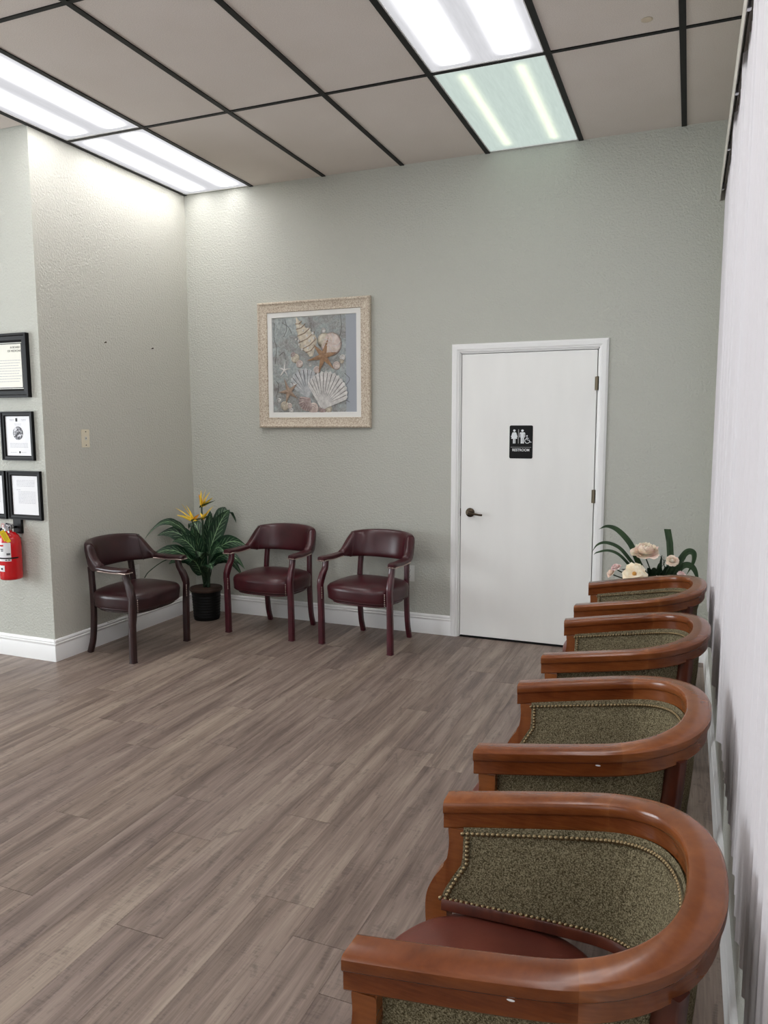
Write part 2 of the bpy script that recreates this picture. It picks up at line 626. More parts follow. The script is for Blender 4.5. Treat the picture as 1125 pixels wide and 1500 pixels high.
# front wall with storefront opening (behind the camera)
bm = bmesh.new()
box(bm, XL, -2.9, YF - .12, YF, 0, H + .06)
box(bm, 2.1, W + .15, YF - .12, YF, 0, H + .06)
box(bm, -2.9, 2.1, YF - .12, YF, 2.75, H + .06)
box(bm, -2.9, 2.1, YF - .12, YF, 0, .35)
tag(mesh_obj('wall_front', bm, M['wall']), kind='structure')
w2 = bx('window_2', (-2.9, 2.1, YF - .07, YF - .06, .35, 2.75), M['glass'])
tag(w2, kind='structure')
for x in (-2.9, -1.25, .4, 2.05):
    bx('window_frame', (x, x + .05, YF - .1, YF - .02, .35, 2.75), M['grid'], w2)
w1 = bx('window_1', (W + .09, W + .095, WY1, WY0, WZ0, WZ1), M['glass'])
tag(w1, kind='structure')
for y in (WY0 - .05, -2.2, -4.0, -5.8, WY1):
    bx('window_frame', (W + .06, W + .11, y, y + .05, WZ0, WZ1), M['trim'], w1)
bx('window_frame', (W + .06, W + .11, WY1, WY0, WZ0, WZ0 + .05), M['trim'], w1)
bx('window_frame', (W + .06, W + .11, WY1, WY0, WZ1 - .05, WZ1), M['trim'], w1)

# ---- ceiling: slab, grid of black tees, tiles
ceil = bx('ceiling', (XL, W, YF, .14, H + .06, H + .16), M['base'])
tag(ceil, kind='structure')
GX, GY = 0.6214, -1.2281
T4 = 1.2265
TX = .6115
gxs = [GX + TX * i for i in range(-7, 6)]
gys = [0.0] + [GY - T4 * j for j in range(0, 7)]
lights = []
rnd = random.Random(3)


def cell_edges():
    xs = [XL] + [x for x in gxs if XL + .05 < x < W - .03] + [W]
    ys = [y for y in gys if y > YF] + [YF]
    return xs, ys


xs, ys = cell_edges()
xs = sorted(set(round(x, 4) for x in xs if not (abs(x) < .02)) | {0.0098})
for x in xs[1:-1]:
    w_ = .015
    y1 = 0 if x > .02 else (0 if abs(x - .0098) < 1e-3 else YC)
    xa, xb = x - w_, x + w_
    if abs(x - .0098) < 1e-3:
        xa, xb = .0, .026
        bx('grid_bar', (xa, xb, YC, 0, H - .004, H + .02), M['grid'], ceil)
        bx('grid_bar', (x - w_, x + w_, YF, YC, H - .004, H + .02), M['grid'], ceil)
        continue
    bx('grid_bar', (xa, xb, YF, y1, H - .004, H + .02), M['grid'], ceil)
for y in ys[1:-1]:
    bx('grid_bar', (XL if y < YC else 0, W, y - .011, y + .011, H - .0035, H + .02), M['grid'], ceil)
LIGHT_COLS = {1: 0.0098, 2: round(GX + TX * 3, 4)}
light_cells = []
tile_cache = {}
for xa, xb in zip(xs, xs[1:]):
    for yb, ya in zip(ys, ys[1:]):
        if xb < .02 and ya > YC + .0:
            continue
        if xb < .02 and yb > YC:
            yb = YC
        is_l = any(abs(xa - c) < .01 for c in LIGHT_COLS.values())
        far = ya < -6.3
        if is_l and ya > YF + .1 and ya > -8.8:
            light_cells.append((xa, xb, ya, yb))
            continue
        if yb == 0: yb = .012
        w_, l_ = round(xb - xa - .024, 3), round(yb - ya - .018, 3)
        if yb == .012: l_ = round(l_ + .006, 3)
        if abs(xb - W) < .01: w_ += .02
        if (w_, l_) not in tile_cache:
            bm = bmesh.new()
            box(bm, -w_ / 2, w_ / 2, -l_ / 2, l_ / 2, 0, .014)
            o = mesh_obj('ceiling_tile', bm, M['tile'], ceil)
            tile_cache[(w_, l_)] = o.data
        else:
            o = bpy.data.objects.new('ceiling_tile', tile_cache[(w_, l_)])
            C.objects.link(o)
            o.parent = ceil
        o.location = ((xa + xb) / 2, (ya + yb) / 2, H + .001 + rnd.random() * .0012)
# water ring on a tile near the top of the picture
bm = bmesh.new()
lathe(bm, [(.0, .0009), (.013, .0007), (.016, .0002), (.021, -.0004), (.026, .0009)], 24)
M['stain'] = mat('tile_stain', (202, 188, 166), .9)
o = mesh_obj('tile_stain', bm, M['stain'], ceil, smooth=True)
o.location = (3.53, -1.36, H + .0005)

lab = {0: 'bright white light panel in the corner above the left wall, touching the back wall',
       1: 'bright white light panel cut by the left picture edge, in front of the corner panel',
       2: 'dim greenish light panel touching the back wall above the door',
       3: 'large bright light panel at the top middle, in front of the greenish panel'}
for xa, xb, ya, yb in light_cells:
    xc, yc_ = (xa + xb) / 2, (ya + yb) / 2
    lt = empty('ceiling_light', (xc, yc_, H))
    left = xc < 1
    vis = None
    if yb > -.1: vis = 0 if left else 2
    elif yb > -1.4: vis = 1 if left else 3
    if vis is None:
        tag(lt, 'ceiling light panel behind the camera in the %s row, %s' % ('left' if left else 'right', ['third', 'fourth', 'fifth', 'sixth', 'seventh'][min(4, int(round((-yb - 2.45) / 1.2265)))] + ' from the back wall'), 'light', 'light panels behind the camera')
    else:
        tag(lt, lab[vis], 'light', 'ceiling light panels')
    hw, hl = (xb - xa) / 2 - .012, (yb - ya) / 2 - .010
    bm = bmesh.new()
    box(bm, -hw + .008, hw - .008, -hl + .008, hl - .008, .006, .010)
    mm = M['lens_green'] if vis == 2 else (M['lens'] if vis in (0, 1, 3) else M['lens_back'])
    mesh_obj('diffuser', bm, mm, lt)
    bm = bmesh.new()
    for a in ((-hw, hw, -hl, -hl + .01), (-hw, hw, hl - .01, hl), (-hw, -hw + .01, -hl, hl), (hw - .01, hw, -hl, hl)):
        box(bm, a[0], a[1], a[2], a[3], .0, .012)
    box(bm, -hw, hw, -hl, hl, .012, .05)
    mesh_obj('housing', bm, M['trim'], lt)

# ---- baseboards (ogee profile)
BP = [(0, 0), (.016, 0), (.016, .098), (.0135, .103), (.0135, .108), (.0155, .111), (.0155, .118), (.010, .123), (.010, .128), (.012, .131), (.010, .138), (.006, .143), (0, .146)]


def baseboard(name, a, b, nrm):
    bm = bmesh.new()
    n = Vector(nrm)
    ra = [(a[0] + n.x * o, a[1] + n.y * o, z) for o, z in BP]
    rb = [(b[0] + n.x * o, b[1] + n.y * o, z) for o, z in BP]
    loft(bm, [ra, rb])
    o = mesh_obj(name, bm, M['trim'], smooth=True, auto=35)
    return tag(o, kind='structure')


baseboard('baseboard_back', (0.0, 0), (2.229, 0), (0, -1, 0))
baseboard('baseboard_back_right', (3.276, 0), (W, 0), (0, -1, 0))
baseboard('baseboard_left', (0, YC - .014), (0, 0), (1, 0, 0))
baseboard('baseboard_left_block', (XL, YC), (.014, YC), (0, -1, 0))
baseboard('baseboard_right', (W, YF), (W, 0), (-1, 0, 0))

# ---- door, casing, hardware
CP = [(0, 0), (.002, .010), (.010, .014), (.016, .014), (.020, .018), (.044, .018), (.050, .014), (.0575, .011), (.0575, 0)]  # offset from opening outwards, depth


def casing():
    bm = bmesh.new()
    x0, x1, zt = DX0 + .004, DX1 - .004, DZ - .004
    path = [((x0, 0), (-1, 0)), ((x0, zt), (-1, 1)), ((x1, zt), (1, 1)), ((x1, 0), (1, 0))]
    rings = []
    for (x, z), (dx, dz) in path:
        rings.append([(x + dx * (o - .0), -d, z + dz * o) for o, d in CP])
    loft(bm, rings)
    return mesh_obj('trim_1', bm, M['trim'], smooth=True, auto=25)


tag(casing(), kind='structure')
# jambs
bm = bmesh.new()
box(bm, DX0, DX0 + .012, 0, .13, 0, DZ)
box(bm, DX1 - .012, DX1, 0, .13, 0, DZ)
box(bm, DX0, DX1, 0, .13, DZ - .012, DZ)
box(bm, DX0, DX1, .06, .13, 0, .002)
tag(mesh_obj('trim_2', bm, M['trim']), kind='structure')
tag(bx('door_threshold', (DX0, DX1, 0.0, .13, -.004, .0025), M['black_gap']), kind='structure')
LX0, LX1 = DX0 + .016, DX1 - .018
door = bx('door_1', (LX0, LX1, .004, .044, .014, DZ - .016), M['door'], bev=.0015)
tag(door, kind='structure')
tag(bx('door_backing', (DX0, DX1, .05, .06, 0, DZ), M['black_gap']), kind='structure')
for z in (1.80, 1.055, .26):
    bm = bmesh.new()
    tube(bm, [(DX1 - .014, -.006, z - .044), (DX1 - .014, -.006, z + .044)], .0065, 10)
    for k in range(5):
        tube(bm, [(DX1 - .014, -.006, z - .042 + k * .021), (DX1 - .014, -.006, z - .038 + k * .021)], .0075, 10)
    box(bm, DX1 - .03, DX1 - .002, .0, .003, z - .044, z + .044)
    mesh_obj('hinge', bm, M['steel'], door, smooth=True, auto=40)
hx, hz = 2.362, .912
bm = bmesh.new()
lathe(bm, [(.030, .0), (.033, -.004), (.031, -.010), (.022, -.014), (.012, -.018), (.011, -.040), (.0, -.040)], 28, (hx, .004, hz), 'Y')
hs = mesh_obj('door_handle', bm, M['bronze'], door, smooth=True, auto=35)
bm = bmesh.new()
tube(bm, catmull([(hx - .012, -.040, hz), (hx + .01, -.045, hz), (hx + .04, -.046, hz - .004), (hx + .075, -.043, hz - .010), (hx + .098, -.040, hz - .011)], 5),
     [.010 - .003 * min(1, i / 14) for i in range(21)], 10)
mesh_obj('lever', bm, M['bronze'], hs, smooth=True, auto=60)
bm = bmesh.new()
lathe(bm, [(.006, 0), (.006, -.004), (0, -.004)], 12, (hx - .008, -.049, hz), 'Y')
mesh_obj('keyhole', bm, M['steel'], hs, smooth=True, auto=35)
bx('latch_plate', (DX0 + .0125, DX0 + .0155, .0, .03, hz - .028, hz + .028), M['bronze'], door)

# ================================================================== THINGS ON THE WALLS
# ---- restroom sign
def poly_plate(bm, pts, y0, y1):
    prism_xz(bm, pts, y0, y1)


def rrect(x0, x1, z0, z1, r, n=6):
    out = []
    for cx, cz, a0 in ((x1 - r, z1 - r, 0), (x0 + r, z1 - r, 90), (x0 + r, z0 + r, 180), (x1 - r, z0 + r, 270)):
        for k in range(n + 1):
            a = R(a0 + 90 * k / n)
            out.append((cx + r * math.cos(a), cz + r * math.sin(a)))
    return out


def disc(x, z, r, n=20):
    return [(x + r * math.cos(2 * PI * k / n), z + r * math.sin(2 * PI * k / n)) for k in range(n)]


sg = empty('restroom_sign', (2.716, .004, 1.414))
tag(sg, 'black restroom sign with white figures mounted on the white door', 'sign')
bm = bmesh.new()
poly_plate(bm, rrect(-.080, .080, -.113, .113, .010), -.003, 0)
mesh_obj('plate', bm, M['black_plastic'], sg)
YS0, YS1 = -.0042, -.0028


def sym(name, polys, m):
    bm = bmesh.new()
    for p in polys:
        poly_plate(bm, p, YS0, YS1)
    mesh_obj(name, bm, m, sg)


def figure(cx, woman):
    z0, z1 = -.010, .086       # feet to crown
    P = [disc(cx, .0775, .0085)]
    if woman:
        P.append([(cx - .010, .066), (cx + .010, .066), (cx + .014, .062), (cx + .0225, .034), (cx + .018, .032), (cx + .0115, .050), (cx + .0205, .022), (cx - .0205, .022), (cx - .0115, .050), (cx - .018, .032), (cx - .0225, .034), (cx - .014, .062)])
        P.append([(cx - .0085, .022), (cx - .0015, .022), (cx - .0015, -.010), (cx - .0085, -.010)])
        P.append([(cx + .0015, .022), (cx + .0085, .022), (cx + .0085, -.010), (cx + .0015, -.010)])
    else:
        P.append([(cx - .014, .066), (cx + .014, .066), (cx + .019, .061), (cx + .019, .032), (cx + .0145, .032), (cx + .0145, .056), (cx + .0115, .056), (cx + .0115, .028), (cx - .0115, .028), (cx - .0115, .056), (cx - .0145, .056), (cx - .0145, .032), (cx - .019, .032), (cx - .019, .061)])
        P.append([(cx - .0110, .028), (cx - .001, .028), (cx - .001, -.010), (cx - .0110, -.010)])
        P.append([(cx + .001, .028), (cx + .0110, .028), (cx + .0110, -.010), (cx + .001, -.010)])
    return P


sym('woman_symbol', figure(-.047, True), M['sign_white'])
sym('man_symbol', figure(.009, False), M['sign_white'])
sym('divider_bar', [[(-.0205, -.010), (-.0155, -.010), (-.0155, .086), (-.0205, .086)]], M['sign_grey'])
bm = bmesh.new()
cxw, czw = .043, .008
arc = [(cxw + .0165 * math.cos(R(a)), YS1 - .0006, czw + .0165 * math.sin(R(a))) for a in range(100, 351, 12)]
tube(bm, arc, .0021, 6)
tube(bm, [(.0405, YS1 - .0006, .036), (.0415, YS1 - .0006, .014), (.056, YS1 - .0006, .013), (.064, YS1 - .0006, -.002), (.072, YS1 - .0006, .001)], .0024, 6)
tube(bm, [(.042, YS1 - .0006, .026), (.054, YS1 - .0006, .025)], .002, 6)
poly_plate(bm, disc(.0405, .042, .0048), YS0, YS1)
mesh_obj('wheelchair_symbol', bm, M['sign_white'], sg)
sym('divider_line', [[(-.071, -.0375), (.071, -.0375), (.071, -.0345), (-.071, -.0345)]], M['sign_grey'])
text_obj('lettering', 'RESTROOM', .0255, M['sign_white'], sg, (0, -.0035, -.0555), sx=.90, bold=.00035)
bm = bmesh.new()
for k in range(9):
    for j in range(2):
        poly_plate(bm, disc(-.055 + k * .0137, -.080 - j * .004, .0009, 6), YS0 + .0006, YS1)
tag(mesh_obj('braille_dots', bm, M['black_plastic'], sg), kind='stuff')

# ---- seashell picture
px0, px1, pz0, pz1 = .664, 1.606, 1.512, 2.462
pic = empty('framed_picture', ((px0 + px1) / 2, -.002, (pz0 + pz1) / 2))
tag(pic, 'large square seashell and starfish picture in a pale wood frame on the back wall', 'picture')
hw, hh = (px1 - px0) / 2, (pz1 - pz0) / 2
m = M['frame_wood'] = mat('limed_wood', (208, 190, 168), .55)
t = NT(m)
n1 = t.noise(t.coord(scale=(1, 1, 1)), 110, 4, .7)
t.col(t.ramp(n1, [(.38, (168, 150, 132)), (.5, (200, 186, 166)), (.62, (220, 212, 196))]))
FP = [(0, 0), (0, .026), (.006, .032), (.014, .033), (.020, .028), (.030, .026), (.062, .019), (.070, .021), (.076, .021), (.079, .014), (.079, 0)]
def frame_loop(bm, hw, hh, prof):
    rings = []
    for sx_, sz_ in ((-1, -1), (1, -1), (1, 1), (-1, 1), (-1, -1)):
        rings.append([(sx_ * (hw - o), -d, sz_ * (hh - o)) for o, d in prof])
    loft(bm, rings, cap=False)
for i, (s0, s1) in enumerate((((-1, -1), (1, -1)), ((1, -1), (1, 1)), ((1, 1), (-1, 1)), ((-1, 1), (-1, -1)))):
    bm = bmesh.new()
    loft(bm, [[(s[0] * (hw - o), -d, s[1] * (hh - o)) for o, d in FP] for s in (s0, s1)])
    mesh_obj('frame_rail', bm, M['frame_wood'], pic, smooth=True, auto=30)
bm = bmesh.new()
frame_loop(bm, hw - .079, hh - .079, [(0, 0), (0, .012), (.036, .012), (.039, .006), (.039, 0)])
mesh_obj('liner', bm, mat('white_liner', (232, 232, 228), .6), pic)
aw, ah = hw - .117, hh - .117
m = M['art_bg'] = mat('art_background', (160, 172, 174), .45)
t = NT(m)
co = t.coord()
n1 = t.noise(co, 5, 5, .65, .8); n2 = t.noise(co, 28, 4, .7, 1.5)
c = t.mix(t.ramp(n1, [(.36, (118, 114, 110)), (.46, (146, 146, 142)), (.56, (156, 166, 166)), (.68, (184, 190, 188))]), t.ramp(n2, [(.38, (100, 98, 96)), (.5, (150, 156, 156)), (.62, (192, 196, 194))]), .35)
t.col(c)
bx('canvas', (-aw - .002, aw + .002, -.006, -.001, -ah - .002, ah + .002), M['art_bg'], pic)
bx('side_strip', (aw * .76, aw, -.0066, -.006, -ah, ah), mat('art_blue_strip', (158, 164, 172), .5), pic)


def artmat(name, stops, sc=30):
    m = mat(name, stops[0], .5)
    t = NT(m)
    t.col(t.ramp(t.noise(t.coord(), sc, 4, .65), [(.3, stops[0]), (.7, stops[1])]))
    return m


a_white = artmat('art_shell_white', ((186, 184, 182), (228, 226, 222)))
a_cream = artmat('art_shell_cream', ((170, 160, 142), (224, 216, 198)))
a_tan = artmat('art_star_tan', ((122, 90, 64), (178, 142, 108)))
a_brown = artmat('art_star_brown', ((128, 108, 92), (176, 154, 134)))
a_mauve = artmat('art_shell_mauve', ((138, 116, 112), (196, 180, 176)))
a_grey = artmat('art_shell_grey', ((160, 164, 168), (206, 208, 208)))
a_dark = mat('art_shadow_lines', (92, 88, 84), .6)
a_blush = artmat('art_blush', ((186, 166, 158), (220, 208, 200)))
AX = lambda u: -aw + 2 * aw * u
AZ = lambda v: ah - 2 * ah * v      # v down


def art(name, mtl):
    return bmesh.new(), name, mtl


def scallop(u, v, r, ang, m, nrib=14, spread=150, d=.0022, lay=0):
    bm = bmesh.new()
    bd = bmesh.new()
    cx, cz = AX(u), AZ(v)
    a0 = ang - spread / 2
    n = nrib * 2
    ring = []
    y = -.007 - lay * .0012
    c = bm.verts.new((cx, y - .0015, cz))
    for k in range(n + 1):
        a = R(a0 + spread * k / n)
        e = abs(2 * k / n - 1)
        rr = r * (1 - .22 * e * e) * (1.02 if k % 2 else .96)
        ring.append(bm.verts.new((cx + rr * math.cos(a), y - (.0030 if k % 2 else .0004), cz + rr * math.sin(a))))
    base = bm.verts.new((cx - .12 * r * math.cos(R(ang)), y, cz - .12 * r * math.sin(R(ang))))
    for k in range(n):
        bm.faces.new((c, ring[k], ring[k + 1]))
        if k % 2 == 0 and 0 < k < n:
            a = R(a0 + spread * k / n); b = R(a0 + spread * (k + .28) / n)
            e = abs(2 * k / n - 1); rr = r * (1 - .22 * e * e) * .95
            p = [(cx + .2 * r * math.cos(a), cz + .2 * r * math.sin(a)), (cx + rr * math.cos(a), cz + rr * math.sin(a)), (cx + rr * math.cos(b), cz + rr * math.sin(b))]
            vs = [bd.verts.new((q[0], y - .0032, q[1])) for q in p]
            bd.faces.new(vs)
    bm.faces.new((c, ring[0], base)); bm.faces.new((c, base, ring[-1]))
    o = mesh_obj('scallop_shell', bm, m, pic)
    mesh_obj('rib_shadow', bd, a_dark, o)


def star(u, v, r, rot, m, lay=0, wr=.3, na=5):
    bm = bmesh.new()
    cx, cz = AX(u), AZ(v)
    y = -.0072 - lay * .0012
    c = bm.verts.new((cx, y - .005, cz))
    ring = []
    q = 90 / na
    for k in range(4 * na):
        ph = k % 4
        rr = r * (1 if ph == 0 else (.50 if ph in (1, 3) else wr * .62))
        if ph == 0: rr *= (1, .82, .95, .86, .9, .8)[(k // 4) % 6]
        aa = R(rot + q * k)
        if ph == 1: aa = R(rot + q * (k - 1) + 9)
        if ph == 3: aa = R(rot + q * (k + 1) - 9)
        ring.append(bm.verts.new((cx + rr * math.cos(aa), y, cz + rr * math.sin(aa))))
    for k in range(4 * na):
        bm.faces.new((c, ring[k], ring[(k + 1) % (4 * na)]))
    mesh_obj('starfish', bm, m, pic)


def whelk(pts, m, lay=0):
    # pts: list of (u, v, halfwidth) along the spire axis
    bm = bmesh.new()
    y = -.0075 - lay * .0012
    P = [(Vector((AX(u), 0, AZ(v))), w) for u, v, w in pts]
    prev = None
    for i, (p, w) in enumerate(P):
        d = (P[min(i + 1, len(P) - 1)][0] - P[max(i - 1, 0)][0]).normalized()
        n = Vector((-d.z, 0, d.x))
        row = [bm.verts.new(p + n * w * s + Vector((0, y - .006 * math.sqrt(max(0, 1 - s * s)), 0))) for s in (-1, -.7, -.3, .2, .6, 1)]
        if prev:
            for a in range(5):
                bm.faces.new((prev[a], prev[a + 1], row[a + 1], row[a]))
        prev = row
    return mesh_obj('spiral_shell', bm, m, pic)


whelk([(.30, .005, .003), (.315, .05, .014), (.32, .06, .022), (.335, .10, .026), (.345, .11, .038), (.365, .15, .040), (.38, .165, .056), (.405, .21, .060), (.415, .225, .076), (.44, .28, .078), (.45, .32, .064), (.465, .36, .036), (.475, .42, .014)], a_cream, 1)
for (u, v, r) in ((.33, .25, .009), (.30, .235, .008), (.37, .34, .009), (.41, .31, .008), (.46, .255, .009), (.43, .20, .008), (.385, .145, .007), (.50, .18, .010), (.47, .14, .008), (.36, .10, .006), (.44, .33, .008), (.51, .23, .008), (.335, .29, .008)):
    bm = bmesh.new()
    poly_plate(bm, disc(AX(u), AZ(v), r, 10), -.018, -.008)
    mesh_obj('shell_knob', bm, a_white, pic)
for (u, v, u2, v2) in ((.29, .075, .37, .045), (.30, .13, .41, .075), (.31, .20, .47, .12), (.33, .27, .52, .165), (.36, .34, .54, .235), (.41, .375, .52, .31)):
    bm = bmesh.new()
    tube(bm, [(AX(u), -.0148, AZ(v)), (AX((u + u2) / 2 + .01), -.0165, AZ((v + v2) / 2 + .014)), (AX(u2), -.0148, AZ(v2))], .0030, 5)
    mesh_obj('spiral_line', bm, a_brown, pic)
# rounded textured shell upper right
bm = bmesh.new(); lathe(bm, [(.0, -.016), (.04, -.0145), (.07, -.011), (.088, -.007)], 22, (AX(.71), 0, AZ(.30)), 'Y'); mesh_obj('round_shell', bm, a_blush, pic, smooth=True)
bm = bmesh.new(); lathe(bm, [(.0, -.0125), (.02, -.0115), (.058, -.007)], 22, (AX(.63), 0, AZ(.26)), 'Y'); mesh_obj('round_shell', bm, a_cream, pic, smooth=True)
for k in range(9):
    a0 = R(20 + 36 * k)
    bm = bmesh.new()
    tube(bm, [(AX(.71) + rr * math.cos(a0 + rr * 14), -.0165 + rr * .08, AZ(.30) + rr * math.sin(a0 + rr * 14)) for rr in (.02, .04, .06, .08)], .003, 5)
    mesh_obj('whorl_line', bm, a_cream if k % 2 else a_white, pic)
for (u, v, r, mt) in ((.62, .155, .021, a_white), (.28, .43, .036, a_cream), (.255, .395, .022, a_mauve), (.84, .44, .024, a_white), (.83, .475, .02, a_cream), (.33, .49, .030, a_blush), (.46, .505, .015, a_white), (.33, .56, .012, a_white), (.54, .56, .030, a_blush), (.77, .52, .032, a_blush),
                      (.14, .93, .036, a_cream), (.07, .87, .018, a_white), (.20, .93, .022, a_blush), (.49, .96, .045, a_blush), (.60, .97, .034, a_mauve), (.67, .965, .03, a_cream), (.26, .70, .016, a_white), (.22, .98, .02, a_white), (.43, .93, .022, a_white)):
    bm = bmesh.new()
    lathe(bm, [(0, -.014), (r * .5, -.0128), (r * .85, -.0095), (r, -.006)], 18, (AX(u), 0, AZ(v)), 'Y')
    o = mesh_obj('small_shell', bm, mt, pic, smooth=True)
    bm = bmesh.new()
    for q in (.35, .65):
        tube(bm, [(AX(u) + q * r * math.cos(R(a)), -.0145 + q * .004, AZ(v) + q * r * math.sin(R(a))) for a in range(20, 250, 30)], .0012, 5)
    mesh_obj('growth_line', bm, a_dark, o)
star(.62, .42, .150, 72, a_tan, 6, .40, 6)
star(.145, .55, .066, 85, a_white, 1, .24)
star(.195, .78, .112, 110, a_brown, 3, .40)
scallop(.42, .82, .205, 104, a_grey, 9, 100, lay=1)
scallop(.61, .935, .262, 71, a_white, 14, 116, lay=5)
scallop(.45, .86, .100, 225, a_mauve, 9, 120, lay=6)
# cracked plaster lines at the left
for l in (((.03, .05), (.02, .20), (.05, .32), (.03, .48)), ((.04, .66), (.07, .72), (.03, .85)), ((.12, .05), (.2, .1), (.24, .17)), ((.82, .0), (.83, .14), (.80, .24)), ((.16, .02), (.18, .12), (.14, .2)), ((.08, .40), (.14, .36), (.16, .44)), ((.86, .60), (.92, .66), (.88, .72)), ((.9, .8), (.86, .86), (.92, .9))):
    bm = bmesh.new()
    tube(bm, [(q.x, -.0062, q.z) for q in catmull([(AX(u), 0, AZ(v)) for u, v in l], 4)], .0018, 5)
    mesh_obj('crack_line', bm, a_dark, pic)
# ---- certificates on the projecting wall
def cert(x0, x1, z0, z1, fw, label, paper, deep=.022):
    fr = empty('picture_frame', ((x0 + x1) / 2, YC, (z0 + z1) / 2))
    tag(fr, label, 'frame')
    hw, hh = (x1 - x0) / 2, (z1 - z0) / 2
    bm = bmesh.new()
    frame_loop(bm, hw, hh, [(0, 0), (0, deep), (fw * .25, deep), (fw * .35, deep * .75), (fw * .8, deep * .7), (fw, deep * .45), (fw, 0)])
    mesh_obj('frame_border', bm, M['black_frame'], fr)
    pp = bx('paper', (-hw + fw - .001, hw - fw + .001, -.006, -.001, -hh + fw - .001, hh - fw + .001), paper, fr)
    return fr, pp, hw - fw, hh - fw


def lines(par, segs, m, th=.0022, y=-.0064, name='text_lines'):
    bm = bmesh.new()
    for x0, x1, z in segs:
        x = x0
        while x < x1:
            w_ = rnd.uniform(.008, .024)
            box(bm, x, min(x + w_, x1), y, y + .0004, z, z + th)
            x += w_ + .003
    o = mesh_obj(name, bm, m, par)
    return tag(o, kind='stuff')


# licence board certificate (upper, double mat)
fr, pp, pw, ph = cert(-.655, -.081, 1.712, 2.112, .052, 'large black framed cream certificate, topmost of the frames at the left edge', M['cream_paper'], .03)
bm = bmesh.new()
frame_loop(bm, pw + .001, ph + .001, [(0, .0062), (0, .0072), (.004, .0072), (.004, .0062)])
frame_loop(bm, pw - .008, ph - .008, [(0, .0062), (0, .0074), (.0045, .0074), (.0045, .0062)])
mesh_obj('mat_border', bm, M['black_frame'], fr)
text_obj('lettering', 'N BOARD', .019, M['ink_mid'], pp, (pw - .018, -.0066, ph - .034), ax='RIGHT')
text_obj('lettering', 'OF MEDICINE', .019, M['ink_mid'], pp, (pw - .012, -.0066, ph - .056), ax='RIGHT')
lines(pp, [(-pw + .03, pw - .02 - .01 * (i % 3), ph - .115 - i * .0165) for i in range(9)], M['ink'], .003)
# seal licence
fr, pp, pw, ph = cert(-.345, -.075, 1.312, 1.624, .030, 'black framed licence with a round dark seal, below the large certificate', M['paper'])
bm = bmesh.new()
poly_plate(bm, disc(-.002, .018, .043, 28), -.0072, -.006)
mm = mat('seal_ink', (90, 90, 96), .7)
t = NT(mm); t.col(t.ramp(t.noise(t.coord(), 70, 3, .6), [(.42, (48, 48, 52)), (.5, (120, 120, 126)), (.62, (224, 224, 228))]))
mesh_obj('seal', bm, mm, pp)
bm = bmesh.new()
poly_plate(bm, rrect(-.018, -.002, ph - .034, ph - .012, .002, 2), -.0068, -.006)
poly_plate(bm, disc(.006, -ph + .022, .0075, 14), -.0068, -.006)
mesh_obj('emblem', bm, M['black_frame'], pp)
lines(pp, [(-.07, -.03, ph - .022), (-.066, -.03, ph - .028), (.03, .07, ph - .022), (.035, .07, ph - .028), (-.03, .03, ph - .050), (-.026, .026, ph - .058)] +
      [(-.075, .078, -.048 - i * .0085) for i in range(4)] + [(-.075, -.02, -ph + .020), (.02, .06, -ph + .020)], M['ink'])
# two letters
fr, pp, pw, ph = cert(-.322, -.037, .928, 1.244, .032, 'black framed printed letter, nearest the wall edge above the extinguisher', M['paper'])
lines(pp, [(-.07, .085, ph - .03 - i * .0095) for i in range(5)] + [(-.075, -.04, ph - .092)] + [(-.06, .088, ph - .104 - i * .0092) for i in range(9)], M['ink'])
fr, pp, pw, ph = cert(-.630, -.342, .926, 1.242, .032, 'black framed letter cut off by the left picture edge, right of nothing else', M['paper'])
fr['label'] = 'black framed paper mostly cut off by the left picture edge, above the extinguisher'
lines(pp, [(-.07, .085, ph - .03 - i * .0095) for i in range(16)], M['ink'])

# ---- fire extinguisher
EX, EY = -.264, YC - .075
ex = empty('fire_extinguisher', (EX, EY, .546))
tag(ex, 'red fire extinguisher with yellow tag hanging below the framed papers', 'fire extinguisher')
bm = bmesh.new()
lathe(bm, [(.0, .004), (.060, 0), (.068, .006), (.069, .02), (.069, .235), (.066, .262), (.055, .285), (.036, .302), (.020, .308), (.020, .318), (0, .318)], 36)
mesh_obj('tank', bm, M['red'], ex, smooth=True, auto=50)


def curved_label(name, z0, z1, a0, a1, m, r=.0697, n=12):
    bm = bmesh.new()
    rr = []
    for k in range(n + 1):
        a = R(a0 + (a1 - a0) * k / n)
        rr.append((bm.verts.new((r * math.cos(a), r * math.sin(a), z0)), bm.verts.new((r * math.cos(a), r * math.sin(a), z1))))
    for p, q in zip(rr, rr[1:]):
        bm.faces.new((p[0], q[0], q[1], p[1]))
    return mesh_obj(name, bm, m, ex, smooth=True)


curved_label('paper_label', .125, .245, -150, -38, M['paper'])
curved_label('black_band', .140, .149, -180, 0, M['black_frame'], .0702, 24)
for z, a0, a1 in ((.165, -60, -42), (.172, -60, -42), (.130, -68, -58), (.131, -54, -42), (.19, -90, -76), (.20, -92, -76)):
    curved_label('label_print', z, z + .006, a0, a1, M['ink_dark'], .0704, 4)
curved_label('label_print', .222, .232, -130, -74, M['red'], .0704)
curved_label('round_label', .058, .098, -112, -74, M['paper'])
curved_label('label_print', .07, .082, -98, -84, M['ink_dark'], .0704, 4)
bm = bmesh.new()
lathe(bm, [(.017, .316), (.019, .322), (.019, .345), (.014, .352), (0, .352)], 20)
box(bm, -.012, .012, -.016, .03, .33, .356)
mesh_obj('valve', bm, M['chrome'], ex, smooth=True, auto=30)
bm = bmesh.new()
tube(bm, catmull([(0, .02, .350), (0, -.02, .362), (.03, -.055, .345), (.05, -.07, .322)], 5), .0055, 8)
mesh_obj('squeeze_handle', bm, M['chrome'], ex, smooth=True)
bm = bmesh.new()
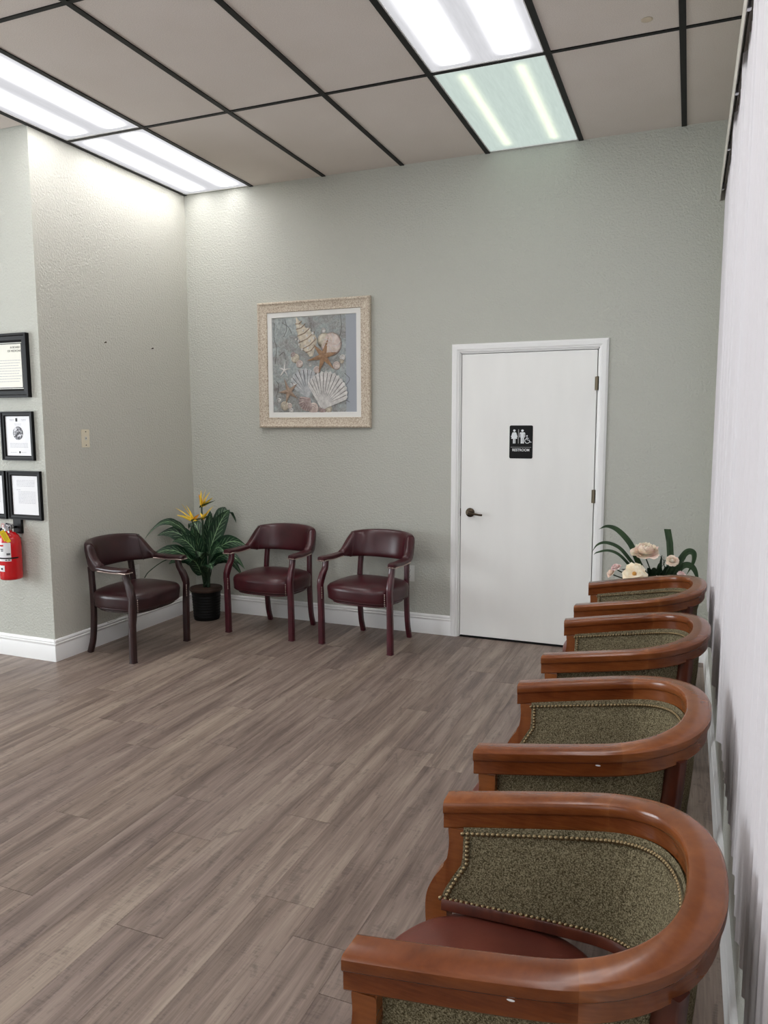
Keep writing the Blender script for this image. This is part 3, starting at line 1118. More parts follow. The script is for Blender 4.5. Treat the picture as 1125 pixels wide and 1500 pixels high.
tube(bm, catmull([(0, .02, .338), (.02, -.02, .338), (.045, -.045, .325), (.06, -.052, .308)], 5), .0055, 8)
mesh_obj('carry_handle', bm, M['chrome'], ex, smooth=True)
bm = bmesh.new()
lathe(bm, [(.013, -.004), (.013, .004)], 16, (-.022, -.02, .34), 'Y')
mesh_obj('gauge', bm, M['trim'], ex)
bm = bmesh.new()
tube(bm, [(-.018 + .012 * math.cos(a), -.03, .352 + .012 * math.sin(a)) for a in [k * PI / 6 for k in range(13)]], .0018, 6)
mesh_obj('pull_pin', bm, mat('pink_seal', (206, 120, 130), .4), ex)
bm = bmesh.new()
box(bm, -.004, .034, -.0008, .0008, -.085, 0)
tg = mesh_obj('inspection_tag', bm, M['tag_yellow'], ex)
tg.location = (.004, -.076, .318); tg.rotation_euler = (R(4), R(-24), R(25))
lines(tg, [(.003, .027, -.02 - i * .008) for i in range(7)], mat('tag_ink', (150, 116, 20), .6), .0022, -.0014, 'tag_print')
bm = bmesh.new()
tube(bm, catmull([(-.03, 0, .335), (-.075, -.01, .31), (-.092, -.01, .22), (-.088, -.01, .08)], 6), .008, 8)
mesh_obj('hose', bm, M['black_plastic'], ex, smooth=True)
bm = bmesh.new()
box(bm, -.022, .045, .055, .0745, .29, .385)
box(bm, -.008, .008, .01, .06, .325, .34)
mesh_obj('wall_bracket', bm, M['black_plastic'], ex)

# ---- wall plates
sw = empty('wall_plate', (0, -1.178, 1.447))
tag(sw, 'small cream wall plate with a centre jack on the left wall', 'wall plate')
bx('cover', (0, .006, -.036, .036, -.060, .060), M['cream_plastic'], sw, bev=.002)
bx('jack', (.006, .0085, -.009, .009, -.010, .012), M['white_plastic'], sw, bev=.001)
for z in (-.045, .045, .001):
    bm = bmesh.new()
    tube(bm, [(.005, .0, z), (.0092, .0, z)], .0035, 10)
    mesh_obj('screw', bm, M['bronze'], sw)


def outlet(loc, rz, label):
    o = empty('wall_outlet', loc, rz)       # faces -y locally
    tag(o, label, 'outlet')
    bx('cover', (-.037, .037, -.006, 0, -.060, .060), M['white_plastic'], o, bev=.002)
    for z in (-.022, .022):
        bm = bmesh.new()
        poly_plate(bm, rrect(-.0165, .0165, z - .014, z + .014, .009), -.0085, -.005)
        s = mesh_obj('socket', bm, M['white_plastic'], o)
        bm = bmesh.new()
        box(bm, -.0075, -.0055, -.0089, -.008, z, z + .009)
        box(bm, .0055, .0075, -.0089, -.008, z, z + .008)
        poly_plate(bm, disc(0, z - .007, .0024, 10), -.0089, -.008)
        mesh_obj('slot', bm, M['black_gap'], s)


outlet((1.908, 0, .440), 0, 'white electrical outlet on the back wall behind the right maroon chair')
outlet((0, -.735, .440), R(90), 'white electrical outlet on the left wall behind the dark chair')
for i, (y, z, lb) in enumerate(((-.954, 2.103, 'small nail in the left wall, the one nearer the wall edge'), (-.459, 2.106, 'small nail in the left wall, the one nearer the room corner'))):
    bm = bmesh.new()
    tube(bm, [(-.002, y, z), (.012, y, z + .003)], .003, 8)
    lathe(bm, [(.006, 0), (.006, .002)], 10, (0, 0, 0))
    for v in list(bm.verts)[-20:]:
        v.co = Vector((.012 + v.co.z, y + v.co.x, z + .003 + v.co.y))
    o = mesh_obj('nail', bm, M['bronze'])
    tag(o, lb, 'nail')
bm = bmesh.new()
tube(bm, catmull([(.003, -.70, .38), (.012, -.76, .30), (.02, -.80, .17), (.022, -.86, .152), (.028, -.92, .165), (.022, -1.0, .150), (.03, -1.08, .15)], 6), .003, 6)
tag(mesh_obj('power_cord', bm, M['white_plastic'], smooth=True), 'thin white cord lying along the left baseboard behind the dark chair', 'cord')

# ---- vertical blind on the right wall
vb = empty('vertical_blind', (W, -2.9, 2.85))
tag(vb, 'white vertical blind with ribbed slats covering the right wall window', 'blind')
VX = W


def vbx(name, dims, m, bev=0., parent=None):
    x0, x1, y0, y1, z0, z1 = dims
    return bx(name, (x0 - W, x1 - W, y0 + 2.9, y1 + 2.9, z0 - 2.85, z1 - 2.85), m, parent or vb, bev)


VY0 = -.30
vbx('valance', (3.889, 3.892, -7.5, VY0, 2.795, 2.905), M['valance'])
vbx('valance_return', (3.889, W, VY0, VY0 + .004, 2.795, 2.905), M['valance'])
vbx('valance_top', (3.889, W, -7.5, VY0, 2.901, 2.905), M['valance'])
vbx('headrail', (3.906, 3.940, -7.45, VY0 - .02, 2.845, 2.885), M['headrail'])
for y in (-.45, -1.1, -1.75, -2.4, -3.05, -3.7):
    vbx('valance_clip', (3.892, 3.907, y - .012, y + .012, 2.815, 2.85), M['chrome'], .002)
slat_meshes = []
sp = .078
ny = int((7.4 - .38) / sp)
for v in range(3):
    bm = bmesh.new()
    n = 14
    hw_ = .0445
    prev = None
    for k in range(n + 1):
        s = -1 + 2 * k / n
        y = s * hw_
        x = .005 * (1 - s * s) + (.0007 if k % 2 else -.0005)
        row = (bm.verts.new((x, y, 0)), bm.verts.new((x, y, -2.31)))
        if prev:
            bm.faces.new((prev[0], row[0], row[1], prev[1]))
        prev = row
    me = bpy.data.meshes.new('slat')
    bm.to_mesh(me); bm.free()
    me.materials.append(M['slat'])
    slat_meshes.append(me)
car_me = None
for i in range(ny):
    y = VY0 - .075 - i * sp
    o = bpy.data.objects.new('slat', slat_meshes[0])
    C.objects.link(o)
    o.parent = vb
    zt = 2.835 + rnd.uniform(-.002, .002)
    o.location = (3.924 - W, y + 2.9, zt - 2.85)
    ang = R(11 + rnd.uniform(-3, 3))
    if i in (14, 15, 22, 29):
        ang = R(28)
    if i > 40:
        ang = R(20 + rnd.uniform(-3, 3))
    o.rotation_euler = (0, 0, ang)
    if car_me is None:
        bm = bmesh.new()
        box(bm, -.004, .004, -.010, .010, -.022, .012)
        c = mesh_obj('carrier', bm, M['rail_dark'], vb)
        car_me = c.data
    else:
        c = bpy.data.objects.new('carrier', car_me); C.objects.link(c); c.parent = vb
    c.location = (3.924 - W, y + 2.9, -.004)


# ================================================================== MAROON ARMCHAIRS
def sring(c, ax, ay, hw, hh, n=20, e=.6):
    out = []
    for k in range(n):
        a = 2 * PI * k / n
        ca, sa = math.cos(a), math.sin(a)
        out.append(c + ax * (hw * math.copysign(abs(ca) ** e, ca)) + ay * (hh * math.copysign(abs(sa) ** e, sa)))
    return out


Z3 = Vector((0, 0, 1))


def beam(bm, pts, sizes, e=.35, n=16, side=Vector((1, 0, 0))):
    """rounded-square section member along pts; sizes (width along side, depth)"""
    P = [Vector(p) for p in pts]
    rings = []
    for i, p in enumerate(P):
        d = (P[min(i + 1, len(P) - 1)] - P[max(i - 1, 0)]).normalized()
        s = (side - d * side.dot(d)).normalized()
        q = d.cross(s)
        w_, h_ = sizes[i] if isinstance(sizes, list) else sizes
        rings.append(sring(p, s, q, w_ / 2, h_ / 2, n, e))
    loft(bm, rings)


def nails(bm, pts, r=.0042, nrm=None):
    for p, n in pts:
        p = Vector(p); n = Vector(n).normalized()
        a = Vector((0, 0, 1)) if abs(n.z) < .9 else Vector((1, 0, 0))
        x = (a - n * a.dot(n)).normalized(); y = n.cross(x)
        top = bm.verts.new(p + n * r * .75)
        r1 = [bm.verts.new(p + n * r * .45 + (x * math.cos(k * PI / 3) + y * math.sin(k * PI / 3)) * r * .75) for k in range(6)]
        r2 = [bm.verts.new(p - n * r * .1 + (x * math.cos(k * PI / 3) + y * math.sin(k * PI / 3)) * r) for k in range(6)]
        for k in range(6):
            bm.faces.new((top, r1[k], r1[(k + 1) % 6]))
            bm.faces.new((r1[k], r2[k], r2[(k + 1) % 6], r1[(k + 1) % 6]))


def seat_mesh(bm, outline, zs):
    """outline: list of (x,y); zs: list of (scale, z)"""
    cx = sum(p[0] for p in outline) / len(outline)
    cy = sum(p[1] for p in outline) / len(outline)
    rings = [[(cx + (x - cx) * s, cy + (y - cy) * s, z) for x, y in outline] for s, z in zs]
    loft(bm, rings)


def captain_chair(loc, rz, label, vin, wood):
    ch = empty('armchair', loc, rz)
    tag(ch, label, 'chair', 'maroon captain armchairs')
    # front legs with swept arm posts
    for s in (-1, 1):
        bm = bmesh.new()
        X = s * .275
        pts = catmull([(X, -.205, 0), (X, -.207, .2), (X, -.212, .36), (X, -.215, .43), (X - s * .004, -.195, .49), (X - s * .010, -.168, .54), (X - s * .010, -.158, .592)], 4)
        n = len(pts)
        beam(bm, pts, [(.040 - .004 * (i / n), .040 + (.008 if .5 < i / n < .72 else 0) - .006 * (i / n)) for i in range(n)])
        l = mesh_obj('leg', bm, wood, ch, smooth=True, auto=50)
        bm = bmesh.new()
        box(bm, X - .021, X + .021, -.2265, -.184, 0.0, .008, .003)
        mesh_obj('foot_cap', bm, wood, l)
        # rear legs
        bm = bmesh.new()
        X = s * .195
        pts = catmull([(X, .235, 0), (X, .205, .10), (X, .190, .25), (X, .188, .40), (X - s * .002, .194, .50), (X - s * .006, .203, .592)], 4)
        beam(bm, pts, (.032, .036))
        mesh_obj('leg', bm, wood, ch, smooth=True, auto=50)
    # seat
    out = []
    N = 56
    for k in range(N):
        a = 2 * PI * k / N
        ca, sa = math.cos(a), math.sin(a)
        x = .262 * math.copysign(abs(ca) ** .55, ca)
        y = .215 * math.copysign(abs(sa) ** .60, sa)
        if sa < 0:
            x *= 1.0
            y = -.222 * abs(sa) ** .38 - .022 * (1 - (x / .262) ** 2)
            if abs(x) > .243: x = math.copysign(.243 + (abs(x) - .243) * .6, x)
        else:
            x *= 1 - .10 * sa
        out.append((x, y))
    bm = bmesh.new()
    seat_mesh(bm, out, [(.0, .325), (.95, .325), (.995, .335), (1.0, .36), (1.015, .40), (1.0, .418), (.95, .432), (.8, .446), (.55, .456), (.3, .460), (.0, .461)])
    seat = mesh_obj('seat', bm, vin, ch, smooth=True)
    bm = bmesh.new()
    tube(bm, [(x * .992, y * .985, .337) for x, y in out + out[:1]], .0035, 6)
    mesh_obj('piping', bm, vin, seat, smooth=True)
    # seat frame
    bm = bmesh.new()
    seat_mesh(bm, out, [(.88, .308), (.88, .33)])
    mesh_obj('seat_frame', bm, wood, ch)
    bm = bmesh.new()
    for s in (-1, 1):
        for z in [.338 + .0125 * i for i in range(7)]:
            nails_p = [((s * .2495, -.236, z), (0, -1, 0)), ]
            nails(bm, nails_p, .0042)
    tag(mesh_obj('seat_nailheads', bm, M['nickel_nail'], ch), kind='stuff')
    # wrap-around padded back
    path = []
    N = 44
    for i in range(N + 1):
        a = PI * i / N
        ca, sa = math.cos(a), math.sin(a)
        path.append(Vector((-.262 * math.copysign(abs(ca) ** .72, ca), .035 + .195 * abs(sa) ** .80, 0)))
    rings = []
    Lp = [0]
    for a, b in zip(path, path[1:]): Lp.append(Lp[-1] + (b - a).length)
    for i, p in enumerate(path):
        d = (path[min(i + 1, N)] - path[max(i - 1, 0)]).normalized()
        nrm = Vector((-d.y, d.x, 0))      # inward/outward
        u = Lp[i] / Lp[-1]
        e = min(u, 1 - u)                 # 0 at the front ends
        k = min(1, max(0, e / .17)); k = k * k * (3 - 2 * k)
        zt = .628 + (.748 - .628) * k + .030 * math.sin(PI * u) ** 1.2 * k
        zb = .588 - .012 * k
        th = .026 + .006 * k
        c = Vector((p.x, p.y, (zt + zb) / 2))
        lean = .022 * k
        up = Vector((0, lean, (zt - zb) / 2)) if True else None
        hh = up.length
        rings.append(sring(c, nrm, up.normalized(), th, hh, 24, .55))
    bm = bmesh.new()
    loft(bm, rings)
    back = mesh_obj('backrest', bm, vin, ch, smooth=True)
    # seams at the wing transitions
    for i in (7, N - 7):
        bm = bmesh.new()
        r = rings[i]; cc = sum(r, Vector()) / len(r)
        tube(bm, [cc + (q - cc) * 1.012 for q in r + r[:1]], .0028, 5)
        mesh_obj('seam', bm, vin, back, smooth=True)
    # arms
    for s in (-1, 1):
        pts = catmull([(s * .268, .055, .605), (s * .272, 0, .603), (s * .276, -.09, .601), (s * .279, -.16, .604), (s * .279, -.205, .603)], 5)
        n = len(pts)
        bm = bmesh.new()
        rr = []
        for i, p in enumerate(pts):
            f = i / (n - 1)
            hw_ = .030 + .006 * math.sin(PI * f) if f < .9 else .031 - (f - .9) * .08
            rr.append(sring(Vector(p), Vector((1, 0, 0)), Z3, hw_, .0165, 20, .5))
        loft(bm, rr)
        ar = mesh_obj('armrest', bm, vin, ch, smooth=True, auto=70)
        bm = bmesh.new()
        P = []
        for i in range(2, n - 1):
            for f in (0, .5):
                p = Vector(pts[i]).lerp(Vector(pts[min(i + 1, n - 1)]), f)
                hw_ = .0335
                for q in (-1, 1):
                    P.append(((p.x + q * hw_, p.y, p.z - .011), (q, 0, -.1)))
        pe = Vector(pts[-1])
        for k in range(5):
            P.append(((pe.x - .024 + .012 * k, pe.y - .001, pe.z - .010), (0, -1, 0)))
        nails(bm, P, .0046)
        tag(mesh_obj('nailheads', bm, M['nickel_nail'], ar), kind='stuff')
    return ch


def face_from_front(fx, fy, deg):
    a = R(deg)
    d = Vector((math.sin(-a), math.cos(a), 0))
    return Vector((fx, fy, 0)) + Vector((-math.sin(a), math.cos(a), 0)) * .222


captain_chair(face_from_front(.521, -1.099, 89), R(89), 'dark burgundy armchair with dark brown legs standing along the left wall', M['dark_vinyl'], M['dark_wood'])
captain_chair(face_from_front(.933, -.550, -3), R(-3), 'burgundy armchair against the back wall, next to the potted plant', M['burgundy'], M['burgundy_wood'])
captain_chair(face_from_front(1.711, -.581, -7), R(-7), 'burgundy armchair against the back wall, the one nearer the white door', M['burgundy'], M['burgundy_wood'])

# ================================================================== BARREL CHAIRS
WF, WM, LL, SS, ZF, ZB = .288, .297, .5555, .295, .72, .8115


def build_curve():
    pts = []
    for i in range(30):
        t_ = i / 30
        pts.append((SS * t_, -(WF + (WM - WF) * math.sin(t_ * PI / 2))))
    for i in range(121):
        a = PI * i / 120
        s_, c_ = math.sin(a), math.cos(a)
        pts.append((SS + (LL - SS) * max(0, s_) ** .85, -WM * math.copysign(abs(c_) ** .85, c_)))
    for i in range(29, -1, -1):
        t_ = i / 30
        pts.append((SS * t_, (WF + (WM - WF) * math.sin(t_ * PI / 2))))
    # smooth
    pts = [Vector((x, y, 0)) for x, y in pts]
    for _ in range(6):
        pts = [pts[0]] + [(pts[i - 1] + 2 * pts[i] + pts[i + 1]) / 4 for i in range(1, len(pts) - 1)] + [pts[-1]]
    L = [0]
    for a, b in zip(pts, pts[1:]): L.append(L[-1] + (b - a).length)
    return pts, L


CP_, CL_ = build_curve()
CT = CL_[-1]


def cpt(a):
    """point and inward normal of the outer rail curve at arc length a"""
    def at(a):
        if a <= 0: return CP_[0] + (CP_[0] - CP_[1]).normalized() * (-a)
        if a >= CT: return CP_[-1] + (CP_[-1] - CP_[-2]).normalized() * (a - CT)
        lo, hi = 0, len(CL_) - 1
        while hi - lo > 1:
            mid = (lo + hi) // 2
            if CL_[mid] <= a: lo = mid
            else: hi = mid
        f = (a - CL_[lo]) / (CL_[hi] - CL_[lo])
        return CP_[lo].lerp(CP_[hi], f)
    p = at(a)
    d = (at(a + .012) - at(a - .012)).normalized()
    return p, Vector((-d.y, d.x, 0))      # left of travel direction = inward


def zt_at(x):
    u = min(1, max(0, x / LL))
    return ZF + (ZB - ZF) * u


RP = [(.000, -.006), (.003, -.002), (.008, 0), (.054, 0), (.059, -.002), (.062, -.007), (.062, -.022), (.059, -.027), (.056, -.029),
      (.055, -.034), (.055, -.060), (.052, -.064), (.010, -.064), (.007, -.060), (.007, -.034), (.006, -.029), (.003, -.027), (.0, -.022)]


def rail(bm, a0, a1, n, closed_front=False):
    rings = []
    for i in range(n + 1):
        a = a0 + (a1 - a0) * i / n
        p, nr = cpt(a)
        z = zt_at(p.x)
        rings.append([(p.x + nr.x * o, p.y + nr.y * o, z + dz) for o, dz in RP])
    loft(bm, rings)


def panel_pt(f, v, inset_t, inset_b):
    """f: 0..1 along the curve between stiles, v: 0 bottom..1 top"""
    zb = .505
    a_lo = .000 + (.046 - .0) * min(1, v * 1.9) ** 1.3     # front boundary along arc
    a = a_lo + (CT - 2 * a_lo) * f
    p, nr = cpt(a)
    ins = inset_b + (inset_t - inset_b) * v
    q = p + nr * ins
    zt = zt_at(p.x) - .058
    return Vector((q.x, q.y, zb + (zt - zb) * v)), nr


def barrel_chair():
    ch = empty('barrel_chair')
    # top rail in three joined pieces
    bm = bmesh.new(); rail(bm, 0, .36, 26); r0 = mesh_obj('arm_rail', bm, M['cherry'], ch, smooth=True, auto=32)
    bm = bmesh.new(); rail(bm, .36, CT - .36, 44); mesh_obj('crest_rail', bm, M['cherry'], ch, smooth=True, auto=32)
    bm = bmesh.new(); rail(bm, CT - .36, CT, 26); mesh_obj('arm_rail', bm, M['cherry'], ch, smooth=True, auto=32)
    # front stiles running down into the legs
    for s in (-1, 1):
        bm = bmesh.new()
        outer = catmull([(.012, 0, .662), (.014, 0, .62), (.006, 0, .575), (-.020, 0, .535), (-.037, 0, .495), (-.040, 0, .45), (-.036, 0, .38), (-.030, 0, .2), (-.026, 0, 0)], 4)
        inner = catmull([(.008, 0, 0), (.010, 0, .2), (.012, 0, .38), (.010, 0, .45), (.010, 0, .50), (.030, 0, .545), (.052, 0, .59), (.055, 0, .63), (.055, 0, .662)], 4)
        poly = [(p.x, p.z) for p in outer] + [(p.x, p.z) for p in inner]
        yc_ = s * (WF - .031)
        prism_xz(bm, poly, yc_ - .0215, yc_ + .0215, .003)
        mesh_obj('front_leg', bm, M['cherry'], ch, smooth=True, auto=30)
        # rear legs
        bm = bmesh.new()
        q_ = []
        for aa, ins, z in ((.515, .020, None), (.505, .026, .62), (.485, .050, .46), (.48, .054, .36), (.49, .036, .18), (.51, .012, 0)):
            p, nr = cpt(aa if s < 0 else CT - aa)
            v = p + nr * ins
            q_.append((v.x, v.y, zt_at(p.x) - .055 if z is None else z))
        pts = catmull(q_, 4)
        beam(bm, pts, [(.036, .040)] * len(pts), .25, 16, Vector((.45, -s * .9, 0)))
        mesh_obj('rear_leg', bm, M['cherry_dark'], ch, smooth=True, auto=40)
    # upholstered back: inner and outer skins
    NF, NV = 70, 10
    for nm, it, ib, bow in (('back_upholstery', .060, .080, .004), ('outside_upholstery', .034, .052, -.004)):
        bm = bmesh.new()
        g = []
        for i in range(NF + 1):
            row = []
            for j in range(NV + 1):
                f, v = i / NF, j / NV
                p, nr = panel_pt(f, v, it, ib)
                p = p + nr * bow * math.sin(PI * v) * math.sin(PI * f) ** .3
                row.append(bm.verts.new(p))
            g.append(row)
        for i in range(NF):
            for j in range(NV):
                bm.faces.new((g[i][j], g[i + 1][j], g[i + 1][j + 1], g[i][j + 1]))
        # thickness
        r = bmesh.ops.solidify(bm, geom=bm.faces[:], thickness=.008 if bow < 0 else -.012)
        o = mesh_obj(nm, bm, M['tweed'], ch, smooth=True, auto=60)
        if bow > 0:
            inner = o
    # lower rail under the upholstery
    bm = bmesh.new()
    rings = []
    for i in range(61):
        p, nr = cpt(.005 + (CT - .01) * i / 60)
        rings.append([(p.x + nr.x * o, p.y + nr.y * o, z) for o, z in ((.046, .486), (.046, .512), (.088, .512), (.092, .506), (.092, .490), (.088, .486))])
    loft(bm, rings)
    mesh_obj('lower_rail', bm, M['cherry_dark'], ch, smooth=True, auto=35)
    # nailhead trim
    bm = bmesh.new()
    P = []
    n = int(CT / .0118)
    for i in range(n + 1):
        p, nr = panel_pt(i / n, .93, .067, .084); P.append((p, nr))
    for i in range(n + 1):
        p, nr = panel_pt(i / n, .035, .067, .0845); P.append((p, nr))
    for s in (0, 1):
        for j in range(1, 16):
            p, nr = panel_pt(s + (.008 if s == 0 else -.008), .035 + .895 * j / 16, .067, .084); P.append((p, nr))
    nails(bm, P, .0055)
    tag(mesh_obj('nailhead_trim', bm, M['brass'], inner, smooth=True), kind='stuff')
    # seat
    out = []
    N = 64
    for k in range(N):
        a = 2 * PI * k / N
        ca, sa = math.cos(a), math.sin(a)
        # front (negative x) broad between the front legs, rear wider and rounded
        if ca > 0:
            x = .10 + .295 * ca ** .85
            y = .270 * math.copysign(abs(sa) ** .72, sa)
        else:
            y = math.copysign(abs(sa) ** .60, sa)
            x = .10 - (.122 + .062 * (1 - y * y)) * abs(ca) ** .42
            f = min(1, max(0, (x - .012) / .05)); f = f * f * (3 - 2 * f)
            y *= .231 + .039 * f
        out.append((x, y))
    bm = bmesh.new()
    seat_mesh(bm, out, [(0, .37), (.97, .37), (.99, .375), (1.0, .395), (1.0, .43), (.99, .455), (.965, .467), (.92, .475), (.8, .483), (.5, .491), (.25, .495), (0, .496)])
    st = mesh_obj('seat', bm, M['leather_brown'], ch, smooth=True)
    bm = bmesh.new()
    tube(bm, [(.12 + (x - .12) * 1.0, y * 1.0, .379) for x, y in out + out[:1]], .004, 6)
    mesh_obj('piping', bm, M['leather_brown'], st, smooth=True)
    bm = bmesh.new()
    seat_mesh(bm, out, [(.97, .30), (.985, .305), (.985, .37)])
    mesh_obj('seat_frame', bm, M['cherry_dark'], ch, smooth=True, auto=40)
    return ch


def dup(root):
    r = root.copy(); C.objects.link(r)
    for chd in list(root.children):
        c = chd.copy(); C.objects.link(c); c.parent = r
        for g in chd.children:
            d = g.copy(); C.objects.link(d); d.parent = c
    return r


proto = barrel_chair()
spots = [(3.315, -3.884, 'wooden barrel chair with tweed back, nearest the camera, brown leather seat in full view'),
         (3.310, -3.096, 'wooden barrel chair with tweed back, second from the camera'),
         (3.329, -2.260, 'wooden barrel chair with tweed back, third from the camera'),
         (3.332, -1.462, 'wooden barrel chair with tweed back, farthest from the camera, beside the silk flowers')]
row = [proto] + [dup(proto) for _ in spots[1:]]
for i, (x, y, lb) in enumerate(spots):
    c = row[i]
    c.location = (x, y, 0)
    tag(c, lb, 'chair', 'wooden barrel chairs in a row under the blinds')
    if i < 2:                                    # small bare chip in the finish of the two nearest arms
        a_, dz_ = ((.266, -.034), (.305, -.034))[i]
        p, nr = cpt(a_)
        bm = bmesh.new()
        bmesh.ops.create_icosphere(bm, subdivisions=2, radius=1)
        tdir = Vector((nr.y, -nr.x, 0))
        for v in bm.verts:
            q = v.co.copy()
            v.co = p + nr * (.007 - .0009 * q.y) + tdir * .0062 * q.x + Vector((0, 0, zt_at(p.x) + dz_ + .0022 * q.z))
        tag(mesh_obj('finish_chip', bm, M['trim'], c, smooth=True), 'small pale chip in the wood finish')

# ================================================================== PLANTS
def leaf(name, base, tip, width, m, parent, droop=.05, roll=0., arch=.08, n=12, fold=.18, nw=6, broad=.45, face=None):
    """a leaf blade from base to tip arching upward, drooping at the end"""
    base, tip = Vector(base), Vector(tip)
    d = tip - base
    L = d.length
    side = d.cross(Z3)
    if side.length < 1e-3: side = Vector((1, 0, 0))
    side.normalize()
    if face is not None:
        side = d.cross(Vector(face)).normalized()
    side = Matrix.Rotation(roll, 3, d.normalized()) @ side
    bm = bmesh.new()
    uvl = bm.loops.layers.uv.new('UVMap')
    rows = []
    for i in range(n + 1):
        t_ = i / n
        c = base + d * t_ + Z3 * (arch * math.sin(PI * min(1, t_ * 1.0)) - droop * t_ * t_ * t_)
        w_ = width * (math.sin(PI * min(1, t_ ** broad * .98 + .02)) ** .8) + .0015
        dn = (d + Z3 * (arch * PI * math.cos(PI * t_) - 3 * droop * t_ * t_)).normalized()
        up = side.cross(dn).normalized()
        rows.append([bm.verts.new(c + side * w_ * (2 * j / nw - 1) + up * (abs(2 * j / nw - 1) * fold * w_ + .004 * math.sin(t_ * 30 + j * 2) * (w_ / (width + 1e-6)) * (width > .02))) for j in range(nw + 1)])
    for i in range(n):
        for j in range(nw):
            f = bm.faces.new((rows[i][j], rows[i][j + 1], rows[i + 1][j + 1], rows[i + 1][j]))
            for lp, (u_, v_) in zip(f.loops, ((j / nw, i / n), ((j + 1) / nw, i / n), ((j + 1) / nw, (i + 1) / n), (j / nw, (i + 1) / n))):
                lp[uvl].uv = (u_, v_)
    return mesh_obj(name, bm, m, parent, smooth=True)


PX, PY = .272, -.245
pl = empty('potted_plant', (PX, PY, 0))
tag(pl, 'artificial bird of paradise plant in a black pot in the room corner', 'plant')
bm = bmesh.new()
prof = [(.0, 0), (.098, 0), (.100, .006)]
for k in range(9):
    prof += [(.101 + .0022 * k * .5, .02 + k * .022), (.1045 + .0022 * k * .5, .026 + k * .022)]
prof += [(.116, .228), (.124, .232), (.126, .255), (.118, .258), (.114, .250), (.112, .235), (0, .235)]
lathe(bm, prof, 40)
pot = mesh_obj('pot', bm, M['pot'], pl, smooth=True, auto=35)
bm = bmesh.new()
lathe(bm, [(.125, .231), (.1275, .236), (.1275, .252), (.125, .2565)], 40)
mesh_obj('rim', bm, mat('pot_rim_dust', (62, 44, 34), .7), pot, smooth=True)
bm = bmesh.new()
N = 16
lathe(bm, [(.112, .236), (.10, .244), (.07, .250), (.035, .254), (0, .255)], 24)
for v in bm.verts: v.co.z += rnd.uniform(-.004, .004)
mesh_obj('soil', bm, M['soil'], pl)

# targets are world positions turned to local
def W2L(p): return (p[0] - PX, p[1] - PY, p[2])


leaf_specs = [
    # base (where blade starts), tip, width, droop, arch, roll
    ((.245, -.26, .50), (.02, -.50, .74), .058, .05, .08, .5),
    ((.20, -.28, .62), (-.0, -.62, .80), .026, .12, .10, .1),
    ((.24, -.30, .44), (.05, -.62, .60), .045, .05, .06, -.2),
    ((.23, -.24, .40), (.02, -.34, .50), .045, .03, .05, .2),
    ((.26, -.26, .46), (.235, -.36, .76), .045, .0, .02, .1),
    ((.27, -.22, .50), (.30, -.20, .86), .050, .0, .01, 1.2),
    ((.29, -.22, .52), (.44, -.14, .90), .055, .03, .04, .9),
    ((.30, -.18, .62), (.46, -.08, .92), .045, .16, .10, .4),
    ((.30, -.24, .44), (.52, -.34, .62), .058, .06, .06, .7),
    ((.31, -.22, .50), (.64, -.20, .64), .055, .05, .06, .6),
    ((.31, -.24, .44), (.62, -.22, .52), .050, .10, .06, .2),
    ((.30, -.26, .38), (.46, -.42, .48), .055, .04, .04, .5),
    ((.26, -.28, .36), (.30, -.50, .52), .05, .03, .05, -.2),
    ((.24, -.26, .42), (.10, -.48, .50), .05, .03, .05, .4),
    ((.28, -.30, .40), (.40, -.50, .60), .04, .05, .06, .3),
    ((.30, -.20, .42), (.56, -.16, .42), .045, .08, .08, .1),
    ((.24, -.22, .55), (.06, -.16, .80), .04, .10, .08, .3),
    ((.26, -.30, .50), (.16, -.50, .70), .048, .05, .05, -.3),
]
for i, (b, tp_, w_, dr, ar_, ro) in enumerate(leaf_specs):
    bl, tl = W2L(b), W2L(tp_)
    lf = leaf('leaf', bl, tl, w_ * 1.12, M['leaf'], pl, dr, (ro - .4) * .5, ar_, broad=.7, face=(.45, -.7, .35 + .25 * (i % 3)), n=16)
    bm = bmesh.new()
    a = rnd.uniform(0, 6.28)
    tube(bm, catmull([(.03 * math.cos(a), .03 * math.sin(a), .245), (bl[0] * .5 + .01, bl[1] * .5, (bl[2] + .25) / 2), bl], 5), [.0055 - .002 * k / 10 for k in range(11)], 7)
    mesh_obj('stem', bm, M['stem'], lf, smooth=True)
# thin trailing stem
bm = bmesh.new()
tube(bm, catmull([W2L((.22, -.30, .50)), W2L((.16, -.42, .53)), W2L((.10, -.55, .50)), W2L((.06, -.66, .44)), W2L((.05, -.70, .40))], 6), .004, 6)
mesh_obj('trailing_stem', bm, M['stem'], pl, smooth=True)


def bird_flower(pos, stem_base, petals, spathe):
    pos = Vector(W2L(pos))
    bm = bmesh.new()
    tube(bm, catmull([stem_base, (pos.x * .6, pos.y * .6, pos.z * .6 + .08), pos], 6), .006, 8)
    fl = mesh_obj('flower_stalk', bm, M['stem'], pl, smooth=True)
    leaf('spathe', pos - Vector(spathe) * .15, pos + Vector(spathe), .013, M['strap'], fl, 0, 0, .0, 8, .9)
    for i, p in enumerate(petals):
        leaf('petal', pos + Vector(spathe) * .05 * (i % 3), pos + Vector(p) * 1.08, .0105, M['petal_yellow'] if i % 5 != 4 else M['petal_orange'], fl, 0, i * .5, .006, 8, .5)


